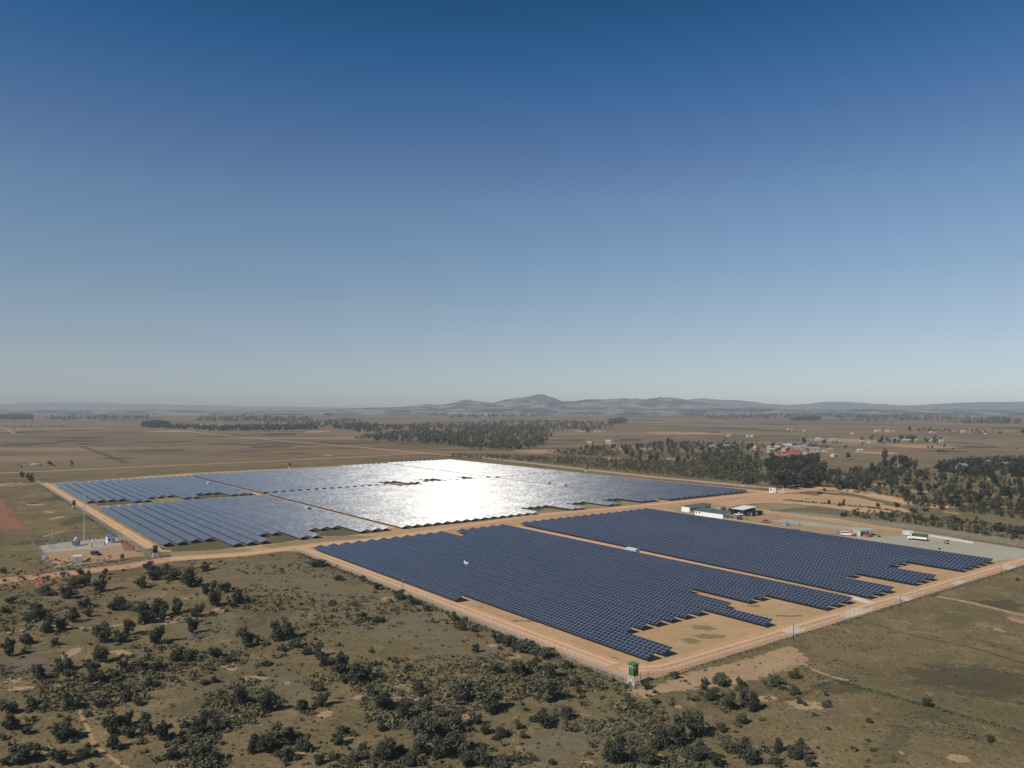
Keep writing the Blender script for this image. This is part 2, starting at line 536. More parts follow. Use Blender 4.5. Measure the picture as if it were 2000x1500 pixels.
def build_ground():
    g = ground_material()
    m = MB()
    n = 96
    rad = [0, 120, 400, 1000, 3000, 9000, 30000, 70000]
    m.v.append((0, 300, 0))
    for r in rad[1:]:
        for i in range(n):
            a = 2 * math.pi * i / n
            m.v.append((r * math.cos(a), 300 + r * math.sin(a), 0))
    for i in range(n):
        m.f.append((0, 1 + i, 1 + (i + 1) % n))
    for k in range(len(rad) - 2):
        for i in range(n):
            j = (i + 1) % n
            m.f.append((1 + k * n + i, 1 + k * n + j, 1 + (k + 1) * n + j, 1 + (k + 1) * n + i))
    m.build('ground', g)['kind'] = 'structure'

    tan = earth('plant_earth', (0.44, 0.275, 0.142), (0.50, 0.325, 0.175), (0.33, 0.20, 0.10), scale=0.035)
    grassy = earth('thin_dry_grass', (0.255, 0.198, 0.098), (0.32, 0.24, 0.125), (0.17, 0.14, 0.07), scale=0.06, rough_edge=1.0)
    road = earth('dirt_road', (0.49, 0.298, 0.165), (0.54, 0.335, 0.19), (0.38, 0.22, 0.11), scale=0.03, streak=0.8, rough_edge=1.1, edge_scale=0.5)
    redroad = earth('red_dirt_road', (0.42, 0.225, 0.135), (0.47, 0.265, 0.165), (0.34, 0.17, 0.10), scale=0.05, streak=0.4, rough_edge=0.4)
    red = earth('red_soil', (0.255, 0.108, 0.062), (0.31, 0.14, 0.085), (0.185, 0.075, 0.045), scale=0.12, rough_edge=1.5)
    bare = earth('bare_soil', (0.36, 0.235, 0.13), (0.41, 0.275, 0.16), (0.26, 0.17, 0.09), scale=0.15, rough_edge=1.5)
    brown = earth('brown_soil', (0.152, 0.112, 0.079), (0.178, 0.132, 0.092), (0.119, 0.087, 0.059), scale=0.08, rough_edge=1.2)
    gravel = earth('grey_gravel', (0.36, 0.325, 0.255), (0.41, 0.375, 0.30), (0.30, 0.25, 0.18), scale=0.05, rough_edge=1.1)
    pale = earth('pale_concrete', (0.60, 0.51, 0.39), (0.68, 0.58, 0.46), (0.52, 0.43, 0.32), scale=0.2, rough_edge=0.8)
    green = earth('green_verge', (0.155, 0.140, 0.062), (0.205, 0.178, 0.085), (0.115, 0.105, 0.05), scale=0.1, rough_edge=1.6, opacity=0.75)
    olive = earth('olive_grass', (0.148, 0.125, 0.059), (0.198, 0.158, 0.082), (0.112, 0.099, 0.048), scale=0.05, rough_edge=1.0)
    dark = earth('dark_grass', (0.077, 0.073, 0.045), (0.095, 0.087, 0.053), (0.063, 0.061, 0.040), scale=0.05, rough_edge=1.8, opacity=0.35)

    def poly(name, px, mat, z, **k):
        return sheet(name, [P(*q) for q in px], mat, z, **k)

    # the fenced plant
    plant = [S(-336, 136), S(-126.5, 133.5), S(-125, 400), S(-260, 430), S(-330, 430), S(-352, 524), S(-560, 524), S(-800, 532), S(-800, 205),
             S(-762, 88), S(-560, 88), S(-372, 86), S(-352, 112)]
    sheet('plant_ground', plant, tan, 0.02, feather=1.5, jitter=1.5)
    # grassy strip inside notches and near the array
    for px in ([(420, 1074), (490, 1070), (505, 1083), (340, 1092), (325, 1078)], [(620, 1046), (700, 1046), (740, 1048), (640, 1062), (540, 1072), (505, 1068)],
               [(1062, 992), (1128, 1000), (1050, 1007), (1040, 1004)], [(1150, 983), (1210, 991), (1150, 997), (1130, 990)], [(1215, 978), (1270, 985), (1220, 989), (1205, 983)],
                              [(120, 950), (190, 985), (230, 1010), (330, 1075), (300, 1068), (180, 1000), (110, 952)], [(280, 967), (350, 972), (450, 975), (400, 984), (290, 984)],
               [(625, 1074), (760, 1122), (900, 1172), (880, 1170), (740, 1124), (610, 1080)], [(738, 946), (760, 941), (800, 944), (815, 950), (790, 953), (750, 949)], [(822, 940), (845, 937), (866, 939), (850, 942)], [(884, 936), (905, 932), (925, 935), (905, 937)]):
        poly('plant_ground_grass', px, grassy, 0.04, feather=1.5, jitter=1.5, step=4)
    straw = earth('pale_yellow_earth', (0.47, 0.335, 0.175), (0.52, 0.385, 0.21), (0.40, 0.28, 0.14), scale=0.1, rough_edge=1.6, opacity=0.8)
    blot = earth('brown_blotch', (0.26, 0.165, 0.085), (0.30, 0.19, 0.10), (0.21, 0.13, 0.07), scale=0.3, rough_edge=1.7, edge_scale=0.55, opacity=0.5)
    for k, (mt, cx, cy, rx, ry) in enumerate(((straw, 1395, 1236, 90, 26), (straw, 1330, 1262, 50, 14), (straw, 1530, 1198, 75, 16), (blot, 1372, 1226, 26, 7), (blot, 1388, 1243, 34, 6), (blot, 1350, 1252, 22, 6), (blot, 1475, 1184, 20, 4), (blot, 1540, 1203, 30, 3),
                                              (blot, 1050, 1213, 60, 3), (blot, 985, 1175, 40, 6), (blot, 1195, 1287, 16, 4), (straw, 900, 1186, 50, 5), (blot, 1640, 1122, 40, 3))):
        c = P(cx, cy)
        ex = rx / ppm(cy)
        ey = (P(cx, cy - ry) - P(cx, cy + ry)).length / 2
        pts = [Vector((c.x + math.cos(a) * ex, c.y + math.sin(a) * ey, 0)) for a in np.linspace(0, 2 * math.pi, 16)[:-1]]
        sheet('earth_blotch', pts, mt, 0.03 + 0.002 * k, feather=min(ex, ey) * 0.8, step=2, jitter=min(ex, ey) * 0.5)
    # rough grass of left and rear fields, darkened to paint shade between rows
    under = earth('under_panel_grass_shade', (0.120, 0.102, 0.050), (0.155, 0.128, 0.065), (0.085, 0.075, 0.038), scale=0.08, rough_edge=1.2, opacity=0.8)
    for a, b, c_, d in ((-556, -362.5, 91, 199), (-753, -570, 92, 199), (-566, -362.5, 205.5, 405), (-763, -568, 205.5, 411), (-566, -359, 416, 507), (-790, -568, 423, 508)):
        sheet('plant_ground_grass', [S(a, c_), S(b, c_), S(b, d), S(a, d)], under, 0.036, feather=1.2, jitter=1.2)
    # inner and outer dirt roads
    strip('dirt_road', [P(330, 1092), P(470, 1083), P(590, 1068), P(762, 1050), P(1030, 1008), P(1250, 988), P(1400, 973), P(1480, 965)], 9.0, road, 0.06, 2.0)
    strip('dirt_road', [S(-345, 141), S(-250, 140.5), S(-140, 139.5)], 6.0, road, 0.07, 1.5)
    strip('dirt_road', [S(-136, 138), S(-131, 148), S(-130.5, 260), S(-129.5, 430)], 6.5, road, 0.08, 1.5)
    strip('dirt_road', [S(-335, 259), S(-250, 258.5), S(-139, 258)], 4.5, road, 0.09, 1.0)
    strip('dirt_road', [S(-768, 86.5), S(-560, 87), S(-385, 86.5)], 5.0, road, 0.07, 1.5)
    strip('dirt_road', [S(-768, 203), S(-560, 203), S(-370, 203)], 4.5, road, 0.09, 1.0)
    strip('dirt_road', [S(-790, 520), S(-560, 519), S(-352, 517)], 5.0, road, 0.07, 1.5)
    strip('dirt_road', [P(-40, 1140), P(60, 1128), P(150, 1118), P(250, 1106), P(340, 1091)], 9.0, redroad, 0.05, 2.0)
    strip('dirt_road', [P(-200, 932), P(110, 919.5), P(300, 910.5), P(500, 902.3), P(690, 892.5), P(830, 885.5)], 8.0, redroad, 0.05, 1.5)
    strip('dirt_road', [P(330, 840.5), P(380, 844), P(460, 853), P(560, 862), P(700, 873), P(830, 885.5), P(930, 893), P(1145, 917), P(1300, 934), P(1480, 951), P(1560, 957), P(1640, 962)], 8.0, redroad, 0.055, 2.0)
    strip('dirt_road', [P(1480, 965), P(1530, 960), P(1600, 953), P(1650, 957), P(1700, 966), P(1760, 979), P(1850, 992)], 16.0, road, 0.05, 4.0)
    strip('dirt_road', [P(-60, 952), P(30, 948), P(70, 944.5), P(95, 943)], 6.0, bare, 0.04, 2.0)
    poly('dirt_yard', [(1480, 965), (1560, 964), (1640, 972), (1760, 990), (1790, 1000), (1700, 1003), (1600, 990), (1500, 983), (1420, 990), (1380, 985)], road, 0.045, feather=4, jitter=3)
    # service yard behind the right-hand field
    poly('dirt_yard', [(1300, 990), (1400, 985), (1500, 1003), (1600, 1015), (1700, 1030), (1850, 1050), (2060, 1080), (2050, 1095), (1945, 1100), (1500, 1030), (1330, 1003)], bare, 0.05, feather=2, jitter=1)
    poly('gravel_yard', [(1740, 1046), (1830, 1046), (1960, 1066), (2040, 1078), (2040, 1088), (1940, 1098), (1840, 1082), (1700, 1060), (1640, 1048)], gravel, 0.07, feather=3, jitter=2)
    poly('gravel_yard', [(1530, 1013), (1600, 1021), (1668, 1030), (1720, 1036), (1650, 1036), (1560, 1025), (1500, 1018)], gravel, 0.075, feather=2, jitter=1.5)
    poly('gravel_yard', [(1335, 1001), (1420, 1012), (1500, 1024), (1600, 1042), (1560, 1036), (1440, 1018), (1330, 1003.5)], gravel, 0.08, feather=1, jitter=1)
    # dry grass belt between the yard fence and the road
    poly('dry_grass_field', [(1510, 985), (1600, 993), (1720, 1008), (1800, 1012), (2040, 1060), (2040, 1070), (1850, 1043), (1700, 1022), (1560, 1005), (1500, 998)], olive, 0.06, feather=4, jitter=3)
    poly('dry_grass_field', [(1440, 986), (1500, 982), (1560, 984), (1600, 990), (1520, 996), (1470, 994)], grassy, 0.065, feather=4, jitter=3)
    poly('dirt_field', [(1600, 964), (1680, 970), (1740, 985), (1700, 990), (1620, 982), (1560, 976)], tan, 0.055, feather=5, jitter=4)
    # apron outside the near corner
    poly('dirt_apron', [(1205, 1349), (1238, 1344), (1330, 1317), (1450, 1281), (1545, 1258), (1590, 1286), (1592, 1306), (1530, 1318), (1480, 1338), (1400, 1348), (1310, 1354), (1262, 1366)], bare, 0.03, feather=3, jitter=2.5)
    # pale pads by the right-hand fence
    for k, px in enumerate(([(1524, 1234), (1548, 1222), (1578, 1231), (1552, 1240)], [(1636, 1203), (1670, 1188), (1712, 1190), (1690, 1200), (1656, 1208)], [(1745, 1168), (1765, 1164), (1786, 1170), (1772, 1176)],
                            [(1852, 1140), (1870, 1132), (1890, 1136), (1872, 1144)], [(1948, 1109), (1965, 1103), (1990, 1107), (1972, 1114)])):
        poly('concrete_pad', px, pale, 0.10 + 0.004 * k, feather=0.8, step=3, jitter=0.4)
    strip('concrete_pad', [P(1655, 1165), P(1700, 1178)], 3.0, pale, 0.105, 1.0)
    # substation ground
    poly('dirt_yard', [(75, 1066), (250, 1046), (290, 1085), (100, 1112)], bare, 0.035, feather=1.5, jitter=1)
    poly('gravel_yard', [(72, 1068), (120, 1060), (235, 1050), (258, 1062), (200, 1071), (82, 1080)], gravel, 0.05, feather=1.0)
    poly('red_soil_patch', [(232, 1052), (262, 1058), (275, 1078), (240, 1076)], red, 0.06, feather=1.5, jitter=1)
    poly('red_soil_patch', [(-30, 968), (10, 973), (30, 990), (45, 1015), (60, 1028), (48, 1037), (20, 1036), (-30, 1030)], red, 0.02, feather=5, jitter=4)
    poly('red_soil_patch', [(62, 1132), (100, 1126), (128, 1134), (108, 1148), (62, 1148)], red, 0.03, feather=1.5, jitter=1)
    poly('dark_earth_patch', [(0, 1288), (60, 1272), (105, 1283), (95, 1306), (50, 1318), (-10, 1325)], brown, 0.02, feather=3, jitter=2)
    # straw coloured and sandy patches in the scrub
    K = 3.75
    for cx, cy, rx, ry in ((60, 985, 30, 5), (95, 1000, 22, 4), (110, 1012, 10, 4), (115, 1040, 8, 10), (15, 945, 30, 4), (28, 1330, 32, 8), (32, 1345, 40, 6),
                           (245, 1273, 40, 9), (135, 1278, 12, 12), (365, 1205, 14, 4), (365, 1170, 10, 4), (448, 1302, 22, 8), (500, 1325, 30, 7), (205, 1375, 14, 10),
                           (85, 1468, 18, 15), (290, 1140, 25, 3), (760, 1171, 14, 5), (820, 1185, 10, 4), (960, 1260, 14, 4), (1005, 1283, 14, 5), (700, 1362, 15, 6),
                           (795, 1365, 28, 7), (630, 1398, 22, 12), (910, 1400, 16, 8), (560, 1335, 10, 4), (590, 1470, 14, 6), (1175, 1330, 13, 6), (1435, 1343, 16, 6),
                           (1500, 1365, 22, 8), (1325, 1380, 12, 6), (1140, 1490, 30, 12), (1580, 1380, 45, 16), (1870, 1480, 25, 9), (1985, 1212, 14, 6), (1950, 1230, 10, 4),
                           (1760, 1470, 6, 4), (1290, 1476, 6, 5), (780, 1330, 8, 4), (1400, 1358, 30, 7), (1860, 1000, 30, 4), (1760, 985, 25, 4), (1900, 985, 16, 3),
                           (690, 1180, 20, 4), (430, 1190, 18, 4), (1010, 1400, 18, 5), (330, 1215, 22, 5)):
        c = P(cx, cy)
        ex = rx / ppm(cy)
        ey = (P(cx, cy - ry) - P(cx, cy + ry)).length / 2
        pts = [Vector((c.x + math.cos(a) * ex, c.y + math.sin(a) * ey, 0)) for a in np.linspace(0, 2 * math.pi, 14)[:-1]]
        sheet('sand_patch', pts, bare, 0.025 + 0.002 * random.random(), feather=min(ex, ey) * 0.85, step=2, jitter=min(ex, ey) * 0.9)
    for cx, cy, rx, ry in ((1900, 1330, 160, 38), (1640, 1345, 50, 12), (1960, 1180, 60, 14), (300, 880, 90, 3.5), (440, 868, 60, 2.2), (620, 868, 70, 2.2), (580, 885, 40, 2.0), (95, 842, 60, 3), (30, 845, 40, 3), (160, 862, 60, 2), (180, 1010, 40, 14), (130, 970, 40, 8), (60, 1060, 30, 6), (230, 895, 50, 2.5), (480, 882, 50, 1.5), (900, 878, 60, 1.5), (700, 866, 60, 1.5)):
        c = P(cx, cy)
        ex = rx / ppm(cy)
        ey = (P(cx, cy - ry) - P(cx, cy + ry)).length / 2
        pts = [Vector((c.x + math.cos(a) * ex, c.y + math.sin(a) * ey, 0)) for a in np.linspace(0, 2 * math.pi, 18)[:-1]]
        sheet('dark_grass_patch', pts, dark, 0.012 + 0.002 * random.random(), feather=min(ex, ey) * 0.6, step=6, jitter=min(ex, ey) * 0.35)
    dry = earth('dry_grass', (0.225, 0.178, 0.106), (0.285, 0.228, 0.140), (0.140, 0.112, 0.066), scale=0.22, rough_edge=2.2, edge_scale=0.14, opacity=0.55)
    poly('dry_grass_patch', [(420, 1105), (560, 1085), (640, 1108), (760, 1160), (900, 1215), (1000, 1270), (960, 1300), (830, 1290), (720, 1250), (640, 1210), (500, 1160), (400, 1125)], dry, 0.016, feather=9, jitter=6)
    poly('dry_grass_patch', [(1000, 1440), (1100, 1400), (1260, 1370), (1320, 1385), (1240, 1440), (1100, 1500), (1000, 1500)], dry, 0.017, feather=4, jitter=3)
    poly('dry_grass_patch', [(330, 1215), (470, 1190), (480, 1230), (400, 1270), (330, 1250)], dry, 0.018, feather=4, jitter=3)
    poly('dry_grass_patch', [(450, 1330), (580, 1310), (700, 1340), (640, 1370), (500, 1370)], dry, 0.019, feather=4, jitter=3)
    poly('dry_grass_patch', [(1530, 1375), (1620, 1350), (1680, 1375), (1640, 1420), (1560, 1420)], dry, 0.0165, feather=7, jitter=5)
    # tracks and footpaths
    strip('footpath', [P(400 / K, 1100 + 870 / K), P(520 / K, 1100 + 960 / K), P(590 / K, 1100 + 1050 / K), P(600 / K, 1100 + 1130 / K), P(650 / K, 1100 + 1220 / K), P(680 / K, 1100 + 1310 / K), P(760 / K, 1100 + 1390 / K), P(850 / K, 1100 + 1450 / K), P(940 / K, 1100 + 1510 / K)], 0.45, bare, 0.035, 0.35)
    strip('footpath', [P(1560, 1300), P(1612, 1320), P(1680, 1338), P(1800, 1371), P(1900, 1398), P(2010, 1428)], 1.6, green, 0.035, 0.8)
    strip('footpath', [P(1580, 1305), P(1625, 1322), P(1660, 1330)], 0.7, bare, 0.036, 0.6)
    strip('footpath', [P(1700, 1342), P(1850, 1388), P(2010, 1436)], 1.0, green, 0.037, 0.7)
    strip('footpath', [P(1830, 1165), P(1900, 1178), P(2010, 1205)], 1.4, bare, 0.036, 1.4)
    strip('ditch', [P(1690, 1215), P(1800, 1245), P(1900, 1265), P(2010, 1298)], 0.5, dark, 0.034, 0.8)
    strip('ditch', [P(1500, 1372), P(1560, 1362), P(1600, 1340), P(1630, 1330)], 0.5, dark, 0.034, 0.8)
    strip('ditch', [P(160, 872), P(210, 890), P(250, 905)], 5, dark, 0.034, 4)
    strip('footpath', [P(0, 1240), P(90, 1222), P(190, 1228), P(330, 1205)], 0.7, bare, 0.036, 0.9)
    strip('footpath', [P(-20, 832), P(8, 836), P(28, 846)], 6, bare, 0.036, 3)
    # patchwork of plots on the far plain
    g = random.Random(41)
    tint = [earth('plot_straw', (0.27, 0.205, 0.13), (0.32, 0.25, 0.16), (0.2, 0.15, 0.09), scale=0.01, rough_edge=1.2, edge_scale=0.02, opacity=0.6),
            earth('plot_pink', (0.25, 0.165, 0.115), (0.28, 0.19, 0.135), (0.2, 0.12, 0.08), scale=0.01, rough_edge=1.2, edge_scale=0.02, opacity=0.6),
            earth('plot_green', (0.125, 0.125, 0.062), (0.15, 0.145, 0.075), (0.1, 0.1, 0.05), scale=0.01, rough_edge=1.2, edge_scale=0.02, opacity=0.6),
            earth('plot_dark', (0.085, 0.070, 0.048), (0.1, 0.082, 0.055), (0.07, 0.058, 0.04), scale=0.01, rough_edge=1.2, edge_scale=0.02, opacity=0.5)]
    for k in range(150):
        cy = 806 + 82 * g.random() ** 1.5
        cx = g.uniform(-60, 2060)
        if cy > 866 and 560 < cx < 1500: continue
        c = P(cx, cy)
        ex = g.uniform(14, 70) / ppm(cy)
        ry = (0.5 + (cy - 800) * 0.032) * g.uniform(0.6, 1.3)
        ey = (P(cx, cy - ry) - P(cx, cy + ry)).length / 2
        sk = g.uniform(-.4, .4) * ey
        pts = [Vector((c.x + math.copysign(abs(math.cos(a)) ** .6, math.cos(a)) * ex + math.sin(a) * sk, c.y + math.copysign(abs(math.sin(a)) ** .6, math.sin(a)) * ey, 0)) for a in np.linspace(0, 2 * math.pi, 20)[:-1]]
        sheet('fallow_plot', pts, tint[(0, 1, 0, 2, 3, 1, 0, 3)[k % 8]], 0.004 + 0.00005 * k, feather=min(ex, ey) * 0.5, step=20, jitter=min(ex, ey) * 0.4)
    # fallow plots on the far plain, right
    for cx, cy, rx, ry, mt in ((1650, 860, 80, 5, bare), (1800, 872, 90, 4, bare), (1900, 885, 80, 3, olive), (1710, 884, 50, 3, redroad), (1690, 900, 50, 4, olive), (1330, 846, 100, 4, bare), (1320, 858, 90, 2.5, olive),
                               (1240, 877, 60, 2.5, bare), (1200, 895, 26, 3.5, redroad), (1310, 896, 18, 2.2, redroad), (1060, 884, 50, 2, bare), (860, 838, 40, 2, redroad), (1150, 842, 40, 3, bare), (1050, 880, 60, 3, redroad), (620, 843, 30, 2, redroad),
                               (330, 843, 60, 1.6, redroad), (1930, 1006, 70, 9, olive), (1880, 968, 40, 3, olive), (1800, 960, 30, 3, bare), (1720, 948, 14, 3, redroad), (1960, 937, 40, 2, bare)):
        c = P(cx, cy)
        ex = rx / ppm(cy)
        ey = (P(cx, cy - ry) - P(cx, cy + ry)).length / 2
        pts = [Vector((c.x + math.cos(a) * ex, c.y + math.sin(a) * ey, 0)) for a in np.linspace(0, 2 * math.pi, 18)[:-1]]
        sheet('fallow_plot', pts, mt, 0.015 + 0.003 * random.random(), feather=min(ex, ey) * 0.5, step=10, jitter=min(ex, ey) * 0.4)


def build_hills():
    t = NT('hill_rock')
    p = t.pos()
    a = t.noise(p, 0.0030, 8, 0.72, 0.4)
    c = t.mix(t.ramp(a, 0.42, 0.60), (0.070, 0.080, 0.085), (0.30, 0.26, 0.225))
    bmp = t.n('ShaderNodeBump', i_Strength=1.0, i_Distance=60.0); t.l(t.noise(p, 0.003, 8, 0.7), bmp.inputs['Height'])
    b = princ(t, c, 1.0, 0.05); t.l(bmp.outputs[0], b.inputs['Normal'])
    mat = t.out(b.outputs[0])

    def ridge(name, prof, D, depth, rough, seed):
        xs = np.linspace(prof[0][0], prof[-1][0], 420)
        ys = np.interp(xs, [q[0] for q in prof], [q[1] for q in prof])
        rows = 26
        m = MB()
        for j in range(rows):
            tt = j / (rows - 1)
            prof_h = math.sin(min(1, tt / 0.55) * math.pi / 2) if tt < 0.55 else math.cos((tt - 0.55) / 0.45 * math.pi / 2)
            for x, y in zip(xs, ys):
                YD = D + (tt - 0.55) * depth
                X = (x - 1000) / FOC * D * (1 + (tt - 0.55) * 0.05)
                h = max(0.0, (HOR - y) / FOC * D + CAM_H)
                nz = noise.fractal(Vector((X * 0.0016, YD * 0.0016, seed)), 1.0, 2.0, 6)
                g = prof_h * (1 + rough * nz * (1.6 if tt < 0.5 else 0.5))
                m.v.append((X, YD, max(-20, h * g - 4 - 40 * (1 - prof_h))))
        n = len(xs)
        for j in range(rows - 1):
            for i in range(n - 1):
                m.f.append((j * n + i, j * n + i + 1, (j + 1) * n + i + 1, (j + 1) * n + i))
        o = m.build(name, mat)
        for pl in o.data.polygons: pl.use_smooth = True
        o['kind'] = 'structure'
    ridge('hills', [(640, 799), (720, 796), (800, 793), (860, 789), (890, 785), (907, 780), (935, 784), (962, 787), (985, 780), (1010, 776), (1040, 774), (1058, 773), (1075, 776), (1097, 783), (1120, 782),
                    (1150, 778.5), (1185, 780), (1215, 779), (1255, 784), (1285, 779), (1303, 776.5), (1322, 778), (1345, 784), (1380, 788), (1430, 792), (1500, 797)], 9500, 2600, 0.22, 1.3)
    ridge('hills', [(1250, 797), (1300, 788), (1345, 780), (1365, 778), (1400, 780), (1440, 783), (1490, 788), (1540, 790), (1580, 789), (1610, 785), (1630, 784), (1660, 786), (1700, 789), (1770, 792), (1830, 789), (1880, 786), (1950, 785), (2000, 784.5), (2100, 785), (2300, 790)], 21000, 5500, 0.10, 4.1)
    ridge('hills', [(-300, 792), (-100, 790), (0, 790), (40, 788), (75, 786.5), (120, 786), (160, 787), (210, 786.5), (260, 789), (330, 790), (400, 791), (470, 793), (560, 794), (680, 796), (760, 797)], 23000, 5500, 0.10, 8.2)
    # low swells of the plain in front of the ridge
    ridge('hills', [(-300, 801.5), (0, 800), (200, 801), (420, 802), (600, 801), (760, 799.5), (930, 797.5), (1050, 797), (1200, 798), (1340, 797), (1420, 798.5), (1560, 798.5), (1700, 799), (1850, 798.5), (2000, 800), (2300, 801)], 6800, 1800, 0.25, 2.7)


# ------------------------------------------------------------------ solar rows
PITCH = 6.45
TAB = 20.65
DEPTH, ZLO, ZHI = 3.6, 1.05, 2.18


def build_rows():
    front = panel_material('solar_glass', False)
    back = panel_material('aimed_glint_solar_glass', True)
    steel = plain('galvanised_steel', (0.16, 0.165, 0.17), 0.5, 0.4, 0.3)
    under = plain('panel_back_sheet', (0.05, 0.05, 0.055), 0.7)

    cache = {}

    def row(u0, w0, u1, w1, mat, label, group, near):
        L = math.hypot(u1 - u0, w1 - w0)
        o = empty('solar_panel_row', S(u0, w0), SITE + math.atan2(w1 - w0, u1 - u0))
        tag(o, label, 'solar panels', group)
        key = (round(L, 2), mat.name, near)
        if key not in cache:
            p = MB()
            nseg = max(1, round(L / TAB))
            for k in range(nseg):
                a, b = k * L / nseg, (k + 1) * L / nseg - 0.02
                p.poly([(a, 0, ZLO), (b, 0, ZLO), (b, DEPTH, ZHI), (a, DEPTH, ZHI)])
            pm = p.mesh('panel_surface', mat)
            fr = MB()
            th = 0.05
            fr.prism_x([(0.0, ZLO - 0.012), (DEPTH, ZHI - 0.012), (DEPTH, ZHI - th), (0.0, ZLO - th)], 0.0, L - 0.02)
            bm_ = fr.mesh('back_sheet', under)
            sl = (ZHI - ZLO) / DEPTH
            fr2 = MB()
            for y in (0.6, 2.8):
                z = ZLO + sl * y - th - 0.06
                fr2.box((L / 2, y, z), (L, 0.07, 0.10))
            n = max(2, int(L / (4.1 if near else 10)))
            for k in range(n + 1):
                x = 0.35 + (L - 0.7) * k / n
                for y in (0.6, 2.8):
                    z = ZLO + sl * y - th - 0.11
                    fr2.box((x, y, z / 2 - 0.02), (0.10, 0.08, z + 0.04))
            fm = fr2.mesh('support_frame', steel)
            cache[key] = (pm, bm_, fm)
        pm, bm_, fm = cache[key]
        link('panel_surface', pm, o)
        link('back_sheet', bm_, o)
        link('support_frame', fm, o)

    def field(group, nm, n, ua, wa, pa, ub, wb, pb, start, end, mat, near):
        """n rows; low edge at (ua, wa + k*pa) on the left and (ub, wb + k*pb) on the right"""
        for i in range(1, n + 1):
            w_l, w_r = wa + (i - 1) * pa, wb + (i - 1) * pb
            at_ = lambda u: w_l + (w_r - w_l) * (u - ua) / (ub - ua)
            u0, u1 = start(i), end(i)
            row(u0, at_(u0), u1, at_(u1), mat, 'row of blue solar panels, %s from camera side in the %s' % (ordinal(i), nm), group, near)

    endA = {1: -216, 2: -136, 3: -136, 4: -156, 5: -156, 6: -156, 7: -156, 8: -156, 9: -156, 10: -136, 11: -155.5, 12: -176, 13: -155.5, 14: -155.5}
    field('solar panel rows of the near field', 'nearest field', 17, -334.5, 142.9, 6.47, -135.5, 140.9, 6.32,
          lambda i: -321.0 if i == 12 else -335.3, lambda i: endA.get(i, -135.5), front, True)
    field('solar panel rows of the field before the yard', 'field before white buildings', 16, -335.5, 262.5, 6.28, -134.8, 254.9, 6.40,
          lambda i: -335.6 if i < 10 else -334.4, lambda i: -155.0 if i in (4, 5, 9, 10, 11) else -134.8, front, True)
    endC = {1: -384, 2: -384, 3: -386, 4: -386, 8: -384, 9: -384, 12: -384, 13: -384, 14: -384}
    endD = {1: -588, 2: -588, 3: -588, 4: -588, 7: -589, 8: -590, 9: -591, 12: -591, 13: -591, 14: -591}
    field('solar panel rows of the left field', 'field beside the substation', 17, -556, 91.3, 6.45, -363.5, 90.3, 6.45,
          lambda i: -548.5 if i == 1 else -555.0, lambda i: endC.get(i, -363.5), back, True)
    field('solar panel rows at the far left', 'far left corner field', 17, -752, 92.0, 6.5, -571, 90.6, 6.45,
          lambda i: -757.0 if 1 < i < 4 else -752.0, lambda i: endD.get(i, -571.0), back, False)
    notchE = (16, 17, 18, 19, 22, 23, 24, 27, 28, 29)
    field('solar panel rows of the central field', 'glaring central field', 32, -762, 205.2, 6.62, -363, 204.7, 6.36,
          lambda i: -551.0 if i in (17, 18, 19, 20) else -566.5, lambda i: -385.0 if i in notchE else -363.3, back, False)
    field('solar panel rows of the far central field', 'far half of glaring field', 32, -762, 205.2, 6.62, -363, 204.7, 6.36,
          lambda i: -762.0 if i < 25 else -782.0, lambda i: -591.0 if i in (17, 18, 19, 23, 24, 25, 29, 30) else -572.5, back, False)
    field('solar panel rows of the rear right field', 'rear field by the woods', 14, -790, 424.5, 6.2, -360, 413.0, 6.55,
          lambda i: -566.0, lambda i: -360.5, back, False)
    field('solar panel rows at the far end', 'brightest far end field', 14, -790, 424.5, 6.2, -360, 413.0, 6.55,
          lambda i: -790.0, lambda i: -573.0, back, False)


# ------------------------------------------------------------------ fences
def mesh_material():
    t = NT('chain_link')
    tc = t.n('ShaderNodeTexCoord').outputs['Object']
    nz = t.noise(tc, 0.6, 3)
    b = princ(t, t.mix(nz, (0.32, 0.31, 0.28), (0.45, 0.44, 0.40)), 0.6)
    al = t.math('ADD', 0.13, t.math('MULTIPLY', nz, 0.10))
    return t.out(b.outputs[0], alpha=al)


